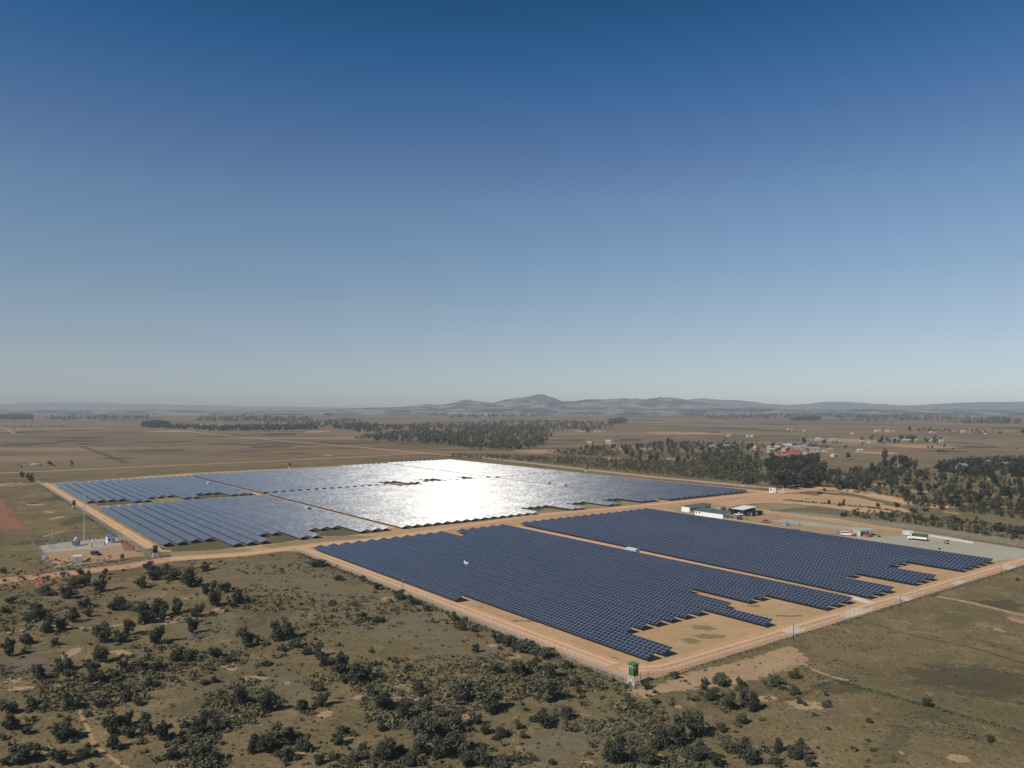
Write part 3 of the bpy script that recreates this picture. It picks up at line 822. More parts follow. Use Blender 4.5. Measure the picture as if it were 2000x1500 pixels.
def fence(pts, label, h=2.5, step=2.6, color=None, lean=0.5, maxposts=100):
    """posts with bent tops, chain link between; pts are world points"""
    concrete = plain('fence_post_concrete', (0.50, 0.44, 0.37), 0.8)
    post = color or concrete
    o = empty('fence', pts[0])
    tag(o, label, 'fence')
    pr = MB()
    pr.box((0, 0, h / 2), (0.10, 0.10, h))
    pr.bar((0, 0, h - 0.03), (lean * 0.7, 0, h + 0.42), 0.045)
    pm = pr.mesh('post', post)
    allp = []
    mesh = MB()
    wires = MB()
    for i in range(len(pts) - 1):
        a, b = pts[i] - pts[0], pts[i + 1] - pts[0]
        d = (b - a)
        L = d.length
        n = max(1, round(L / step))
        an = math.atan2(d.y, d.x) - math.pi / 2
        for k in range(n + (1 if i == len(pts) - 2 else 0)):
            allp.append((a + d * (k / n), an))
        mesh.poly([a + Vector((0, 0, 0.05)), b + Vector((0, 0, 0.05)), b + Vector((0, 0, h - 0.15)), a + Vector((0, 0, h - 0.15))])
        for z in (0.1, h - 0.15, h + 0.2):
            wires.bar(a + Vector((0, 0, z)), b + Vector((0, 0, z)), 0.018, 3)
    dists = sorted(range(len(allp)), key=lambda k: (allp[k][0] + pts[0]).length)
    keep = set(dists[:maxposts])
    rest = MB()
    for k, (p, an) in enumerate(allp):
        if k in keep:
            q = link('post', pm, o)
            q.location = p
            q.rotation_euler = (random.uniform(-.02, .02), random.uniform(-.02, .02), an)
        else:
            rest.box((p.x, p.y, h / 2), (0.13, 0.13, h))
    if rest.v:
        r_ = rest.build('post_line', post, o); r_['kind'] = 'stuff'
    mesh.build('mesh_panel', CHAIN, o)
    wires.build('wire', plain('fence_wire', (0.35, 0.34, 0.32), 0.5), o)
    return o


def build_fences():
    global CHAIN
    CHAIN = mesh_material()
    pale = plain('fence_post_concrete', (0.50, 0.44, 0.37), 0.8)
    grey = plain('fence_post_grey', (0.36, 0.36, 0.34), 0.7)
    fence([S(-338, 136), S(-230, 134.6), S(-127, 132.7)], 'long post and mesh fence along the scrub, ending at the green watchtower', color=pale)
    fence([S(-127, 132.7), S(-126, 250), S(-125, 395)], 'post and mesh fence between the right-hand dirt road and the olive field', color=pale)
    fence([P(70, 941), P(145, 990), P(210, 1035), P(295, 1088)], 'grey mesh fence along the dirt road at the far left field', color=grey, step=3.5)
    fence([P(62, 1062), P(100, 1112)], 'slanting grey mesh fence on the outer left side of the substation', color=grey, step=2.2, h=2.2)
    fence([P(62, 1062), P(130, 1054), P(235, 1043)], 'low mesh fence behind the substation equipment', color=grey, step=2.4, h=2.0)
    fence([P(100, 1112), P(200, 1102)], 'short mesh fence in front of the white container by the red road', color=grey, step=2.4, h=1.8)
    fence([P(72, 940), P(300, 927), P(560, 913), P(800, 899), P(918, 891)], 'low back fence between the far field edge and the open grassland', color=grey, step=7, h=2.2)
    fence([P(918, 891), P(1145, 920), P(1300, 937), P(1478, 954)], 'rear fence between the far panel field and the young trees', color=grey, step=7, h=2.2)
    fence([P(1540, 1008), P(1620, 1016), P(1700, 1025.5), P(1850, 1046), P(2000, 1068), P(2060, 1077)], 'pale post fence behind the gravel yard and green covered truck', color=plain('fence_post_tan', (0.33, 0.29, 0.23), 0.8), step=3.4, h=3.0)


# ------------------------------------------------------------------ watchtowers
def tower_proto(dark=False):
    g = plain('tower_green_paint', (0.042, 0.130, 0.034), 0.5, 0.3, var=0.2)
    g2 = plain('tower_roof_green', (0.065, 0.19, 0.048), 0.45, 0.3)
    if dark:
        g = plain('tower_dark_green', (0.012, 0.026, 0.020), 0.6, 0.2, var=0.2)
        g2 = plain('tower_dark_roof', (0.020, 0.040, 0.028), 0.6, 0.2)
    dk = plain('dark_opening', (0.012, 0.014, 0.016), 0.3)
    wh = plain('white_paint', (0.74, 0.73, 0.69), 0.55)
    o = empty('guard_tower', (0, 0, 0))
    zb, zt = 2.35, 4.95
    c = MB(); c.box((0, 0, (zb + zt) / 2), (1.55, 1.55, zt - zb))
    for i in (-1, 1):
        for j in (-1, 1):
            c.box((i * 0.75, j * 0.75, (zb + zt) / 2), (0.10, 0.10, zt - zb - 0.02))
    c.build('cabin', g, o)
    r = MB(); r.prism([(-0.98, zt + 0.003), (0.98, zt + 0.003), (0.98, zt + 0.09), (-0.98, zt + 0.16)], -0.98, 0.98)
    r.build('roof', g2, o)
    for k in range(4):
        w = MB(); w.box((0, -0.79, 4.25), (0.82, 0.05, 0.52))
        q = w.build('window', dk, o, rz=k * math.pi / 2)
        f = MB()
        for z in (3.97, 4.53): f.box((0, -0.80, z), (0.94, 0.08, 0.05))
        for x in (-0.44, 0.44): f.box((x, -0.80, 4.25), (0.05, 0.08, 0.51))
        f.box((-0.2, -0.815, 4.33), (0.3, 0.03, 0.22))
        f.build('frame', wh, q)
    fl = MB(); fl.box((0, 0, zb - 0.06), (1.65, 1.65, 0.11)); fl.build('floor', g, o)
    for i in (-1, 1):
        for j in (-1, 1):
            m = MB(); m.bar((i * 0.72, j * 0.72, zb - 0.1), (i * 1.15, j * 1.15, 0), 0.06)
            m.build('leg', wh, o)
    for k in range(4):
        m = MB()
        an = k * math.pi / 2
        M = Matrix.Rotation(an, 3, 'Z')
        for a, b in (((-1.13, -1.13, 0.15), (0.76, -0.76, 2.2)), ((1.13, -1.13, 0.15), (-0.76, -0.76, 2.2)), ((-0.95, -0.95, 1.15), (0.95, -0.95, 1.15))):
            m.bar(M @ Vector(a), M @ Vector(b), 0.045)
        m.build('brace', wh, o)
    return o


def build_towers():
    base = tower_proto()
    dbase = tower_proto(True)
    spots = [((1237.5, 1337), 'bright green watchtower on white braced legs at the near fence corner', 1.0),
             ((303, 1089), 'dark green watchtower half hidden by bushes beside the substation gate', 1.0),
             ((144.5, 993), 'dark watchtower on pale legs beside the left perimeter fence', 1.0),
             ((566, 914.5), 'tiny dark watchtower on the back fence left of the glare', 1.1),
             ((1145.5, 922), 'tiny green watchtower on the rear fence, in front of young trees', 1.1),
             ((911, 893.5), 'tiny green watchtower at the farthest corner above the white glare', 1.1),
             ((1451, 951), 'small dark watchtower at the rear right corner near the gatehouse', 1.0)]
    for k, (px, lab, s) in enumerate(spots):
        o = base if k == 0 else (dbase if k == 1 else copy_tree(base if 'tiny green' in lab else dbase))
        o.location = P(*px)
        o.rotation_euler = (0, 0, SITE)
        o.scale = (s, s, s)
        tag(o, lab, 'watchtower', 'guard towers around the solar plant')


# ------------------------------------------------------------------ site equipment
def box_building(name, loc, rz, L, Wd, H, wall, roofm, label, cat, roof='mono', rise=0.7, over=0.35, door=None, windows=(), parent=None):
    """x = length, y = depth; front wall at y=-Wd/2"""
    o = empty(name, loc, rz)
    tag(o, label, cat)
    m = MB()
    if roof == 'mono':
        m.prism_x([(-Wd / 2, 0), (Wd / 2, 0), (Wd / 2, H + rise), (-Wd / 2, H)], -L / 2, L / 2)
    elif roof == 'gable':
        m.prism_x([(-Wd / 2, 0), (Wd / 2, 0), (Wd / 2, H), (0, H + rise), (-Wd / 2, H)], -L / 2, L / 2)
    else:
        m.box((0, 0, H / 2), (L, Wd, H))
    m.build('wall', wall, o)
    r = MB()
    t = 0.12
    lx = L / 2 + over
    e = over
    if roof == 'mono':
        sl = rise / Wd
        y0, y1 = -Wd / 2 - e, Wd / 2 + e
        z0, z1 = H - e * sl + 0.02, H + rise + e * sl + 0.02
        r.prism_x([(y0, z0), (y1, z1), (y1, z1 + t), (y0, z0 + t)], -lx, lx)
    elif roof == 'gable':
        sl = rise / (Wd / 2)
        y0 = -Wd / 2 - e
        z0 = H - e * sl + 0.02
        r.prism_x([(y0, z0), (0, H + rise + 0.02), (-y0, z0), (-y0, z0 + t), (0, H + rise + 0.02 + t), (y0, z0 + t)], -lx, lx)
    else:
        r.box((0, 0, H + 0.06), (L + 2 * e, Wd + 2 * e, 0.12))
    r.build('roof', roofm, o)
    dk = plain('dark_opening', (0.012, 0.014, 0.016), 0.3)
    for (x, z, w, h, side) in windows:
        q = MB()
        if side == 'f': q.box((x, -Wd / 2 - 0.02, z), (w, 0.06, h))
        elif side == 'b': q.box((x, Wd / 2 + 0.02, z), (w, 0.06, h))
        elif side == 'r': q.box((L / 2 + 0.02, x, z), (0.06, w, h))
        else: q.box((-L / 2 - 0.02, x, z), (0.06, w, h))
        q.build('window', dk, o)
    if door:
        x, w, h, side, dm = door
        q = MB()
        if side == 'f': q.box((x, -Wd / 2 - 0.025, h / 2), (w, 0.07, h))
        elif side == 'r': q.box((L / 2 + 0.025, x, h / 2), (0.07, w, h))
        q.build('door', dm, o)
    return o


def corrugated(name, loc, rz, L, Wd, H, mat, label, frame=None, cat='container'):
    o = empty(name, loc, rz)
    tag(o, label, cat)
    fr = frame or mat
    m = MB(); m.box((0, 0, H / 2 + 0.05), (L - 0.16, Wd - 0.16, H - 0.14))
    n = int(L / 0.35)
    for k in range(n):
        x = -L / 2 + 0.2 + (L - 0.4) * (k + 0.5) / n
        for s in (-1, 1): m.box((x, s * (Wd / 2 - 0.06), H / 2 + 0.05), (0.16, 0.07, H - 0.3))
    m.build('wall', mat, o)
    f = MB()
    for i in (-1, 1):
        for j in (-1, 1): f.box((i * (L / 2 - 0.07), j * (Wd / 2 - 0.07), H / 2), (0.14, 0.14, H))
        for z in (0.08, H - 0.08):
            f.box((0, i * (Wd / 2 - 0.07), z), (L - 0.29, 0.13, 0.14))
            f.box((i * (L / 2 - 0.07), 0, z), (0.13, Wd - 0.29, 0.14))
    f.build('frame', fr, o)
    for s in (-1, 1):
        d = MB(); d.box((L / 2 + 0.0, s * (Wd / 4 - 0.03), H / 2), (0.06, Wd / 2 - 0.22, H - 0.35))
        for y in (0.3, 0.75): d.bar((L / 2 + 0.05, s * y, 0.25), (L / 2 + 0.05, s * y, H - 0.25), 0.025)
        d.build('door', mat, o)
    return o


def inverter(px, label, L=5.5, two=True):
    wh = plain('station_pale_paint', (0.50, 0.53, 0.52), 0.5)
    rf = plain('station_roof', (0.60, 0.62, 0.60), 0.5)
    gr = plain('station_grey', (0.32, 0.34, 0.33), 0.5)
    dk = plain('dark_opening', (0.012, 0.014, 0.016), 0.3)
    p = P(*px)
    o = empty('inverter_station', p, SITE)
    tag(o, label, 'inverter station', 'inverter stations on the service lanes')
    m = MB(); m.box((0, 0, 1.35), (L, 2.4, 2.5)); m.build('cabin', wh, o)
    m = MB(); m.prism_x([(-1.35, 2.62), (1.35, 2.62), (1.35, 2.70), (0, 2.95), (-1.35, 2.70)], -L / 2 - 0.15, L / 2 + 0.15); m.build('roof', rf, o)
    m = MB(); m.box((0, 0, 0.05), (L + 4.4, 3.0, 0.1)); m.build('plinth', gr, o)
    for x in (-L / 4, L / 4):
        m = MB(); m.box((x, -1.22, 1.25), (1.0, 0.06, 2.0)); m.build('door', gr, o)
        m2 = MB()
        for k in range(4): m2.box((x, -1.26, 1.5 + k * 0.14), (0.6, 0.04, 0.06))
        m2.build('vent', dk, o)
    m = MB(); m.box((-L / 2 - 1.15, 0, 1.0), (1.5, 1.5, 1.6))
    for k in range(5): m.box((-L / 2 - 1.7 + k * 0.27, -0.86, 1.0), (0.10, 0.25, 1.2))
    m.build('transformer', wh, o)
    m = MB()
    for k in (-1, 0, 1): m.bar((-L / 2 - 1.15 + k * 0.4, 0, 1.8), (-L / 2 - 1.15 + k * 0.4, 0, 2.25), 0.08, 6, 0.04)
    m.build('bushing', gr, o)
    return o


def car_like(kind, loc, rz, paint, label, cat='car'):
    glass = plain('vehicle_glass', (0.015, 0.018, 0.022), 0.1, 0.5)
    tyre = plain('tyre_rubber', (0.02, 0.02, 0.02), 0.9)
    hub = plain('wheel_rim', (0.45, 0.45, 0.46), 0.35, 0.5, 0.6)
    lamp = plain('lamp_glass', (0.7, 0.7, 0.65), 0.2)
    trim = plain('dark_trim', (0.03, 0.03, 0.032), 0.6)
    o = empty({'suv': 'off_road_car', 'pickup': 'pickup_truck', 'van': 'minibus', 'car': 'parked_car'}[kind], loc, rz)
    tag(o, label, cat)
    Wd = 1.78
    if kind == 'suv':
        L = 4.8; prof = [(-2.4, .45), (2.35, .45), (2.4, .75), (2.38, 1.05), (1.15, 1.16), (0.62, 1.78), (-2.2, 1.86), (-2.4, 1.15)]
        gl = [(1.0, 1.18), (0.58, 1.70), (-2.12, 1.76), (-2.30, 1.2)]
    elif kind == 'van':
        L = 5.2; prof = [(-2.6, .4), (2.55, .4), (2.6, .8), (2.45, 1.1), (1.75, 1.35), (1.25, 2.1), (-2.5, 2.15), (-2.6, 1.2)]
        gl = [(1.58, 1.38), (1.18, 1.98), (-2.4, 2.0), (-2.5, 1.35)]
    elif kind == 'pickup':
        L = 5.2; prof = [(-2.6, .5), (2.55, .5), (2.6, .85), (2.5, 1.08), (1.3, 1.16), (0.75, 1.78), (-0.75, 1.80), (-0.85, 1.18), (-2.6, 1.16)]
        gl = [(1.15, 1.18), (0.72, 1.70), (-0.70, 1.72), (-0.78, 1.22)]
    else:
        L = 4.3; prof = [(-2.15, .35), (2.1, .35), (2.15, .65), (2.05, .82), (1.1, .94), (0.45, 1.42), (-1.05, 1.46), (-1.75, 1.0), (-2.1, .95)]
        gl = [(0.95, .95), (0.42, 1.36), (-1.0, 1.39), (-1.6, 1.0)]
    m = MB(); m.prism(prof, -Wd / 2, Wd / 2); m.build('body', paint, o, bevel=0.06)
    cx = sum(x for x, z in gl) / 4
    for s in (-1, 1):
        g = MB(); g.prism(gl, s * (Wd / 2 + 0.012) - 0.01, s * (Wd / 2 + 0.012) + 0.01); g.build('side_window', glass, o)
    a, b = gl[0], gl[1]
    w = MB(); dx, dz = 0.05, 0.045
    w.poly([(a[0] + 0.10 + dx, -Wd / 2 + .12, a[1] + dz - .02), (a[0] + 0.10 + dx, Wd / 2 - .12, a[1] + dz - .02), (b[0] + .07 + dx, Wd / 2 - .16, b[1] + dz), (b[0] + .07 + dx, -Wd / 2 + .16, b[1] + dz)])
    w.build('windscreen', glass, o)
    for sx in (-1, 1):
        for sy in (-1, 1):
            r = 0.36 if kind != 'car' else 0.31
            q = MB(); q.wheel((sx * L * 0.31, sy * (Wd / 2 - 0.1), r), r, 0.24); wq = q.build('wheel', tyre, o)
            q = MB(); q.wheel((sx * L * 0.31, sy * (Wd / 2 + 0.022), r), r * 0.6, 0.02, 10); q.build('rim', hub, wq)
    for sy in (-1, 1):
        q = MB(); q.box((L / 2 - 0.02, sy * 0.6, 0.8 if kind != 'car' else 0.62), (0.1, 0.32, 0.18)); q.build('headlight', lamp, o)
    q = MB()
    for s in (-1, 1): q.box((s * (L / 2 + 0.02), 0, 0.48), (0.12, Wd - 0.1, 0.2))
    q.build('bumper', trim, o)
    if kind == 'pickup':
        q = MB(); q.box((-1.72, 0, 1.17), (1.6, Wd - 0.2, 0.04)); q.build('load_bed', trim, o)
    if kind == 'suv':
        q = MB()
        for y in (-0.65, 0.65): q.bar((-2.0, y, 1.93), (0.4, y, 1.87), 0.03)
        q.build('roof_rack', hub, o)
    return o


def tarp_truck(loc, rz, label):
    wh = plain('white_paint', (0.74, 0.73, 0.69), 0.55)
    tarp = plain('green_tarpaulin', (0.035, 0.085, 0.045), 0.7, 0.2, var=0.3)
    glass = plain('vehicle_glass', (0.015, 0.018, 0.022), 0.1, 0.5)
    tyre = plain('tyre_rubber', (0.02, 0.02, 0.02), 0.9)
    trim = plain('dark_trim', (0.03, 0.03, 0.032), 0.6)
    lamp = plain('lamp_glass', (0.7, 0.7, 0.65), 0.2)
    o = empty('cargo_truck', loc, rz); tag(o, label, 'truck')
    m = MB(); m.prism([(2.5, .55), (4.3, .55), (4.35, 1.3), (4.0, 1.55), (3.75, 2.5), (2.5, 2.55)], -1.1, 1.1); m.build('cab', wh, o, bevel=0.06)
    m = MB(); m.box((-0.9, 0, 0.8), (6.6, 2.2, 0.28)); m.build('chassis', trim, o)
    m = MB(); m.box((-0.95, 0, 1.45), (6.6, 2.4, 0.95)); m.build('cargo_body', wh, o)
    pr = [(-1.22, 1.94), (-1.22, 2.85), (-0.85, 3.28), (0, 3.42), (0.85, 3.28), (1.22, 2.85), (1.22, 1.94)]
    m = MB(); m.prism_x(pr, -4.2, 2.3)
    for k in range(6):
        x = -4.1 + k * 1.26
        m.prism_x([(a * 1.02, z * 1.008) for a, z in pr], x, x + 0.08)
    m.build('tarpaulin', tarp, o)
    m = MB(); m.poly([(-4.22, -1.0, 2.0), (-4.22, 1.0, 2.0), (-4.22, 1.0, 2.85), (-4.22, 0, 3.2), (-4.22, -1.0, 2.85)]); m.build('rear_opening', plain('dark_opening', (0.012, 0.014, 0.016), 0.3), o)
    m = MB(); m.poly([(3.99 + .05, -0.95, 1.62), (3.99 + .05, 0.95, 1.62), (3.78 + .05, 0.9, 2.4), (3.78 + .05, -0.9, 2.4)]); m.build('windscreen', glass, o)
    for s in (-1, 1):
        m = MB(); m.box((3.3, s * 1.11, 2.0), (0.8, 0.03, 0.6)); m.build('side_window', glass, o)
        m = MB(); m.box((4.36, s * 0.8, 0.95), (0.06, 0.3, 0.22)); m.build('headlight', lamp, o)
        for x in (3.2, -1.8, -3.0):
            m = MB(); m.wheel((x, s * 1.0, 0.48), 0.48, 0.3); m.build('wheel', tyre, o)
    return o


def person(loc, rz, shirt, trousers, label, lean=0.0):
    sk = plain('skin_brown', (0.12, 0.065, 0.04), 0.6)
    o = empty('person', loc, rz); tag(o, label, 'person')
    pts = {'pel': (0, 0, .95, .13), 'wst': (0, 0, 1.1, .12), 'chs': (0.02, 0, 1.32, .15), 'nck': (0.02, 0, 1.48, .06), 'hd0': (0.04, 0, 1.58, .085), 'hd1': (0.04, 0, 1.70, .08),
           'hl': (0, .1, .88, .10), 'kl': (.05, .12, .48, .065), 'al': (-.02, .12, .08, .045), 'tl': (.14, .13, .04, .04),
           'hr': (0, -.1, .88, .10), 'kr': (.02, -.12, .48, .065), 'ar': (-.08, -.13, .08, .045), 'tr': (.08, -.14, .04, .04),
           'sl': (0.01, .19, 1.40, .07), 'el': (0, .26, 1.12, .05), 'wl': (.12, .24, .9, .035), 'sr': (0.01, -.19, 1.40, .07), 'er': (-.02, -.27, 1.12, .05), 'wr': (.06, -.27, .88, .035)}
    ed = [('pel', 'wst'), ('wst', 'chs'), ('chs', 'nck'), ('nck', 'hd0'), ('hd0', 'hd1'), ('pel', 'hl'), ('hl', 'kl'), ('kl', 'al'), ('al', 'tl'), ('pel', 'hr'), ('hr', 'kr'), ('kr', 'ar'), ('ar', 'tr'),
          ('chs', 'sl'), ('sl', 'el'), ('el', 'wl'), ('chs', 'sr'), ('sr', 'er'), ('er', 'wr')]

    def skin(name, keys, edges, grow, mat):
        idx = {k: i for i, k in enumerate(keys)}
        me = bpy.data.meshes.new(name)
        me.from_pydata([pts[k][:3] for k in keys], [(idx[a], idx[b]) for a, b in edges], [])
        me.materials.append(mat)
        q = link(name, me, o)
        q.modifiers.new('skin', 'SKIN')
        sv = me.skin_vertices[0].data
        for k, i in idx.items():
            sv[i].radius = (pts[k][3] * grow,) * 2
            sv[i].use_root = (i == 0)
        sb = q.modifiers.new('sub', 'SUBSURF'); sb.levels = 1; sb.render_levels = 1
        return q
    skin('body', list(pts), ed, 1.0, sk)
    skin('shirt', ['wst', 'chs', 'sl', 'el', 'sr', 'er'], [('wst', 'chs'), ('chs', 'sl'), ('sl', 'el'), ('chs', 'sr'), ('sr', 'er')], 1.15, shirt)
    skin('trousers', ['pel', 'hl', 'kl', 'al', 'hr', 'kr', 'ar'], [('pel', 'hl'), ('hl', 'kl'), ('kl', 'al'), ('pel', 'hr'), ('hr', 'kr'), ('kr', 'ar')], 1.15, trousers)
    return o


def lattice_pylon(loc, rz):
    st = plain('pylon_steel', (0.40, 0.43, 0.43), 0.45, 0.4, 0.4)
    wh = plain('insulator_white', (0.7, 0.7, 0.68), 0.3)
    o = empty('lattice_pylon', loc, rz)
    tag(o, 'slim grey lattice pylon with white insulators in the substation', 'pylon')
    H = 11.5
    m = MB()
    lv = np.linspace(0, H, 9)
    wd = lambda z: 0.75 * (1 - 0.75 * z / H) + 0.08
    for i in (-1, 1):
        for j in (-1, 1):
            m.bar((i * wd(0), j * wd(0), 0), (i * wd(H), j * wd(H), H), 0.06)
    for k in range(8):
        a, b = lv[k], lv[k + 1]
        for q in range(4):
            M = Matrix.Rotation(q * math.pi / 2, 3, 'Z')
            m.bar(M @ Vector((-wd(a), -wd(a), a)), M @ Vector((wd(b), -wd(b), b)), 0.035)
            m.bar(M @ Vector((wd(a), -wd(a), a)), M @ Vector((-wd(b), -wd(b), b)), 0.035)
    m.build('mast', st, o)
    for z, L in ((6.2, 1.6), (9.0, 1.3)):
        m = MB(); m.bar((-L, 0, z), (L, 0, z), 0.07); m.bar((-L, 0, z), (0, 0, z + 0.7), 0.04); m.bar((L, 0, z), (0, 0, z + 0.7), 0.04)
        c = m.build('cross_arm', st, o)
        for s in (-1, 1):
            q = MB()
            for k in range(4): q.bar((s * L, 0, z - 0.15 - k * 0.2), (s * L, 0, z - 0.27 - k * 0.2), 0.17, 8, 0.10)
            q.build('insulator', wh, c)


def build_substation():
    wh = plain('white_paint', (0.74, 0.73, 0.69), 0.55)
    blue = plain('blue_roof', (0.055, 0.13, 0.36), 0.45)
    dk = plain('dark_opening', (0.012, 0.014, 0.016), 0.3)
    grey = plain('equipment_grey', (0.36, 0.38, 0.36), 0.5)
    steel = plain('galvanised_steel', (0.16, 0.165, 0.17), 0.5, 0.4, 0.3)
    lattice_pylon(P(102, 1072), SITE)
    o = box_building('switch_room', P(216, 1060), SITE, 4.2, 3.4, 3.2, wh, blue, 'white cabin with a blue roof at the substation', 'cabin', 'gable', 0.55, 0.25, door=(0.9, 1.0, 2.1, 'r', plain('grey_door', (0.35, 0.36, 0.38))), windows=((-0.9, 1.9, 0.9, 0.9, 'r'), (0, 1.9, 0.9, 0.9, 'f')))
    corrugated('shipping_container', P(151, 1098), SITE - R(8), 3.9, 3.2, 2.75, plain('cream_container', (0.66, 0.63, 0.56), 0.6), 'cream white container beside the red dirt road in the substation yard')
    car_like('suv', P(187, 1084.5), R(-24), plain('navy_car_paint', (0.018, 0.026, 0.075), 0.25, 0.5), 'dark blue off-road car parked in the substation yard', 'car')
    # main transformer
    p = P(148, 1066)
    o = empty('power_transformer', p, SITE); tag(o, 'grey power transformer with radiators and a pale conservator on top', 'transformer')
    m = MB(); m.box((0, 0, 1.5), (2.6, 1.7, 2.4)); m.build('tank', grey, o)
    for s in (-1, 1):
        m = MB()
        for k in range(8): m.box((-1.1 + k * 0.31, s * 1.3, 1.5), (0.10, 0.7, 1.9))
        m.build('radiator', grey, o)
    m = MB(); m.bar((-1.5, 0.2, 3.55), (1.5, 0.2, 3.55), 0.38, 12); m.build('conservator', plain('pale_tank', (0.62, 0.62, 0.56), 0.5), o)
    m = MB()
    for k in (-0.8, 0, 0.8): m.bar((k, -0.5, 2.7), (k, -0.6, 3.5), 0.13, 8, 0.05)
    m.build('bushing', wh, o)
    m = MB(); m.box((0, 0, 0.15), (3.6, 3.0, 0.3)); m.build('plinth', plain('pale_concrete_block', (0.5, 0.48, 0.43), 0.8), o)
    # switchgear posts
    for px, py, lab in ((93, 1067, 'leftmost breaker post with a tilted dark head in the substation'), (115, 1066.5, 'breaker post with dark head just right of the lattice pylon'), (127, 1066, 'breaker post with a tall dark head beside the transformer')):
        o = empty('breaker_post', P(px, py), SITE); tag(o, lab, 'switchgear', 'breaker posts in the substation')
        m = MB(); m.box((0, 0, 0.9), (0.4, 0.4, 1.8)); m.build('post', wh, o)
        m = MB(); m.bar((0, 0, 1.8), (0.1, 0, 3.1), 0.2, 8, 0.15); m.bar((-0.5, 0, 1.9), (-0.5, 0, 2.8), 0.1, 6); m.build('pole_head', dk, o)
    for k, (px, py) in enumerate(((168, 1068), (172, 1064), (186, 1063), (193, 1066), (198, 1062))):
        o = empty('post_insulator', P(px, py), SITE); tag(o, 'slim grey insulator post, %s from left between mast and cabin' % ordinal(k + 1), 'insulator', 'insulator posts in the substation')
        m = MB(); m.bar((0, 0, 0), (0, 0, 2.2), 0.08, 6); m.build('post', grey, o)
        m = MB()
        for q in range(4): m.bar((0, 0, 2.2 + q * 0.18), (0, 0, 2.3 + q * 0.18), 0.2, 8, 0.11)
        m.build('insulator', plain('insulator_white', (0.7, 0.7, 0.68), 0.3), o)
    # tall lighting mast and lamp
    o = empty('lighting_mast', P(164.5, 1061), 0); tag(o, 'very tall slim pale mast rising from the substation', 'mast')
    m = MB(); m.bar((0, 0, 0), (0, 0, 23), 0.22, 8, 0.10); m.build('pole', plain('mast_steel', (0.52, 0.52, 0.46), 0.5), o)
    m = MB(); m.box((0, 0, 23.1), (0.9, 0.3, 0.25)); m.build('lamp_head', grey, o)
    o = empty('globe_lamp', P(180.5, 1071), 0); tag(o, 'round white globe lamp on a short post in front of the transformer yard', 'lamp')
    m = MB(); m.bar((0, 0, 0), (0, 0, 3.4), 0.09, 6); m.build('post', grey, o)
    m = MB(); m.ball((0, 0, 3.75), 0.42, 1, 12, 8); m.build('globe', plain('white_globe', (0.85, 0.84, 0.80), 0.3), o)
    for px, lab in ((178, 'pale concrete cabinet left of the globe lamp'),):
        o = empty('concrete_cabinet', P(px, 1070), SITE); tag(o, lab, 'cabinet')
        m = MB(); m.box((0, 0, 1.1), (0.8, 0.6, 2.2)); m.build('housing', plain('pale_concrete_block', (0.5, 0.48, 0.43), 0.8), o)
        m = MB(); m.box((0, 0, 2.25), (0.95, 0.75, 0.09)); m.build('lid', grey, o)
    # water tank on a stand by the gate
    o = empty('water_tank', P(238, 1093.5), SITE); tag(o, 'dark rounded water tank on a stand by the substation gate', 'tank')
    m = MB(); m.bar((0, 0, 0.7), (0, 0, 2.3), 0.85, 14); m.bar((0, 0, 2.3), (0, 0, 2.6), 0.85, 14, 0.3); m.build('tank', plain('dark_grey_tank', (0.10, 0.10, 0.10), 0.5), o)
    for i in (-1, 1):
        for j in (-1, 1):
            m = MB(); m.box((i * 0.6, j * 0.6, 0.34), (0.12, 0.12, 0.68)); m.build('leg', grey, o)
    # wooden pole at the left edge
    o = empty('utility_pole', P(3.2, 1084), 0); tag(o, 'bare utility pole standing at the left edge of the picture', 'pole')
    m = MB(); m.bar((0, 0, 0), (0, 0, 12.5), 0.19, 8, 0.13); m.build('pole', plain('weathered_pole', (0.20, 0.18, 0.16), 0.8), o)
    m = MB(); m.box((0, 0, 12.1), (1.8, 0.14, 0.14)); m.build('cross_arm', plain('weathered_pole', (0.20, 0.18, 0.16), 0.8), o)
    ps = MB
    person(P(121.5, 1104.5), 0.5, plain('brown_cloth', (0.14, 0.06, 0.035)), plain('dark_cloth', (0.03, 0.03, 0.035)), 'person in brown standing near the left fence of the substation yard')
    person(P(204, 1066), 2.0, plain('maroon_cloth', (0.12, 0.045, 0.04)), plain('dark_cloth', (0.03, 0.03, 0.035)), 'person in dark clothes standing beside the blue roofed cabin')
    # yellow drum and stones in the yard
    o = empty('drum', P(115.5, 1104.5), 0); tag(o, 'small yellow drum beside the person in brown', 'drum')
    m = MB(); m.bar((0, 0, 0), (0, 0, 0.85), 0.32, 12); m.build('shell', plain('yellow_paint', (0.55, 0.47, 0.10), 0.5), o)
    m = MB(); m.bar((0, 0, 0.852), (0, 0, 0.89), 0.29, 12); m.build('lid', grey, o)
    for k, (px, py) in enumerate(((86.5, 1087), (88, 1092))):
        o = empty('cable_box', P(px, py), 0.3 + k); tag(o, ('upper white cable box by the left substation fence', 'lower white cable box by the left substation fence')[k], 'box')
        m = MB(); m.box((0, 0, 0.4), (1.3, 0.7, 0.8)); m.build('body', wh, o)
        m = MB(); m.box((0, 0, 0.84), (1.4, 0.8, 0.07)); m.build('lid', grey, o)


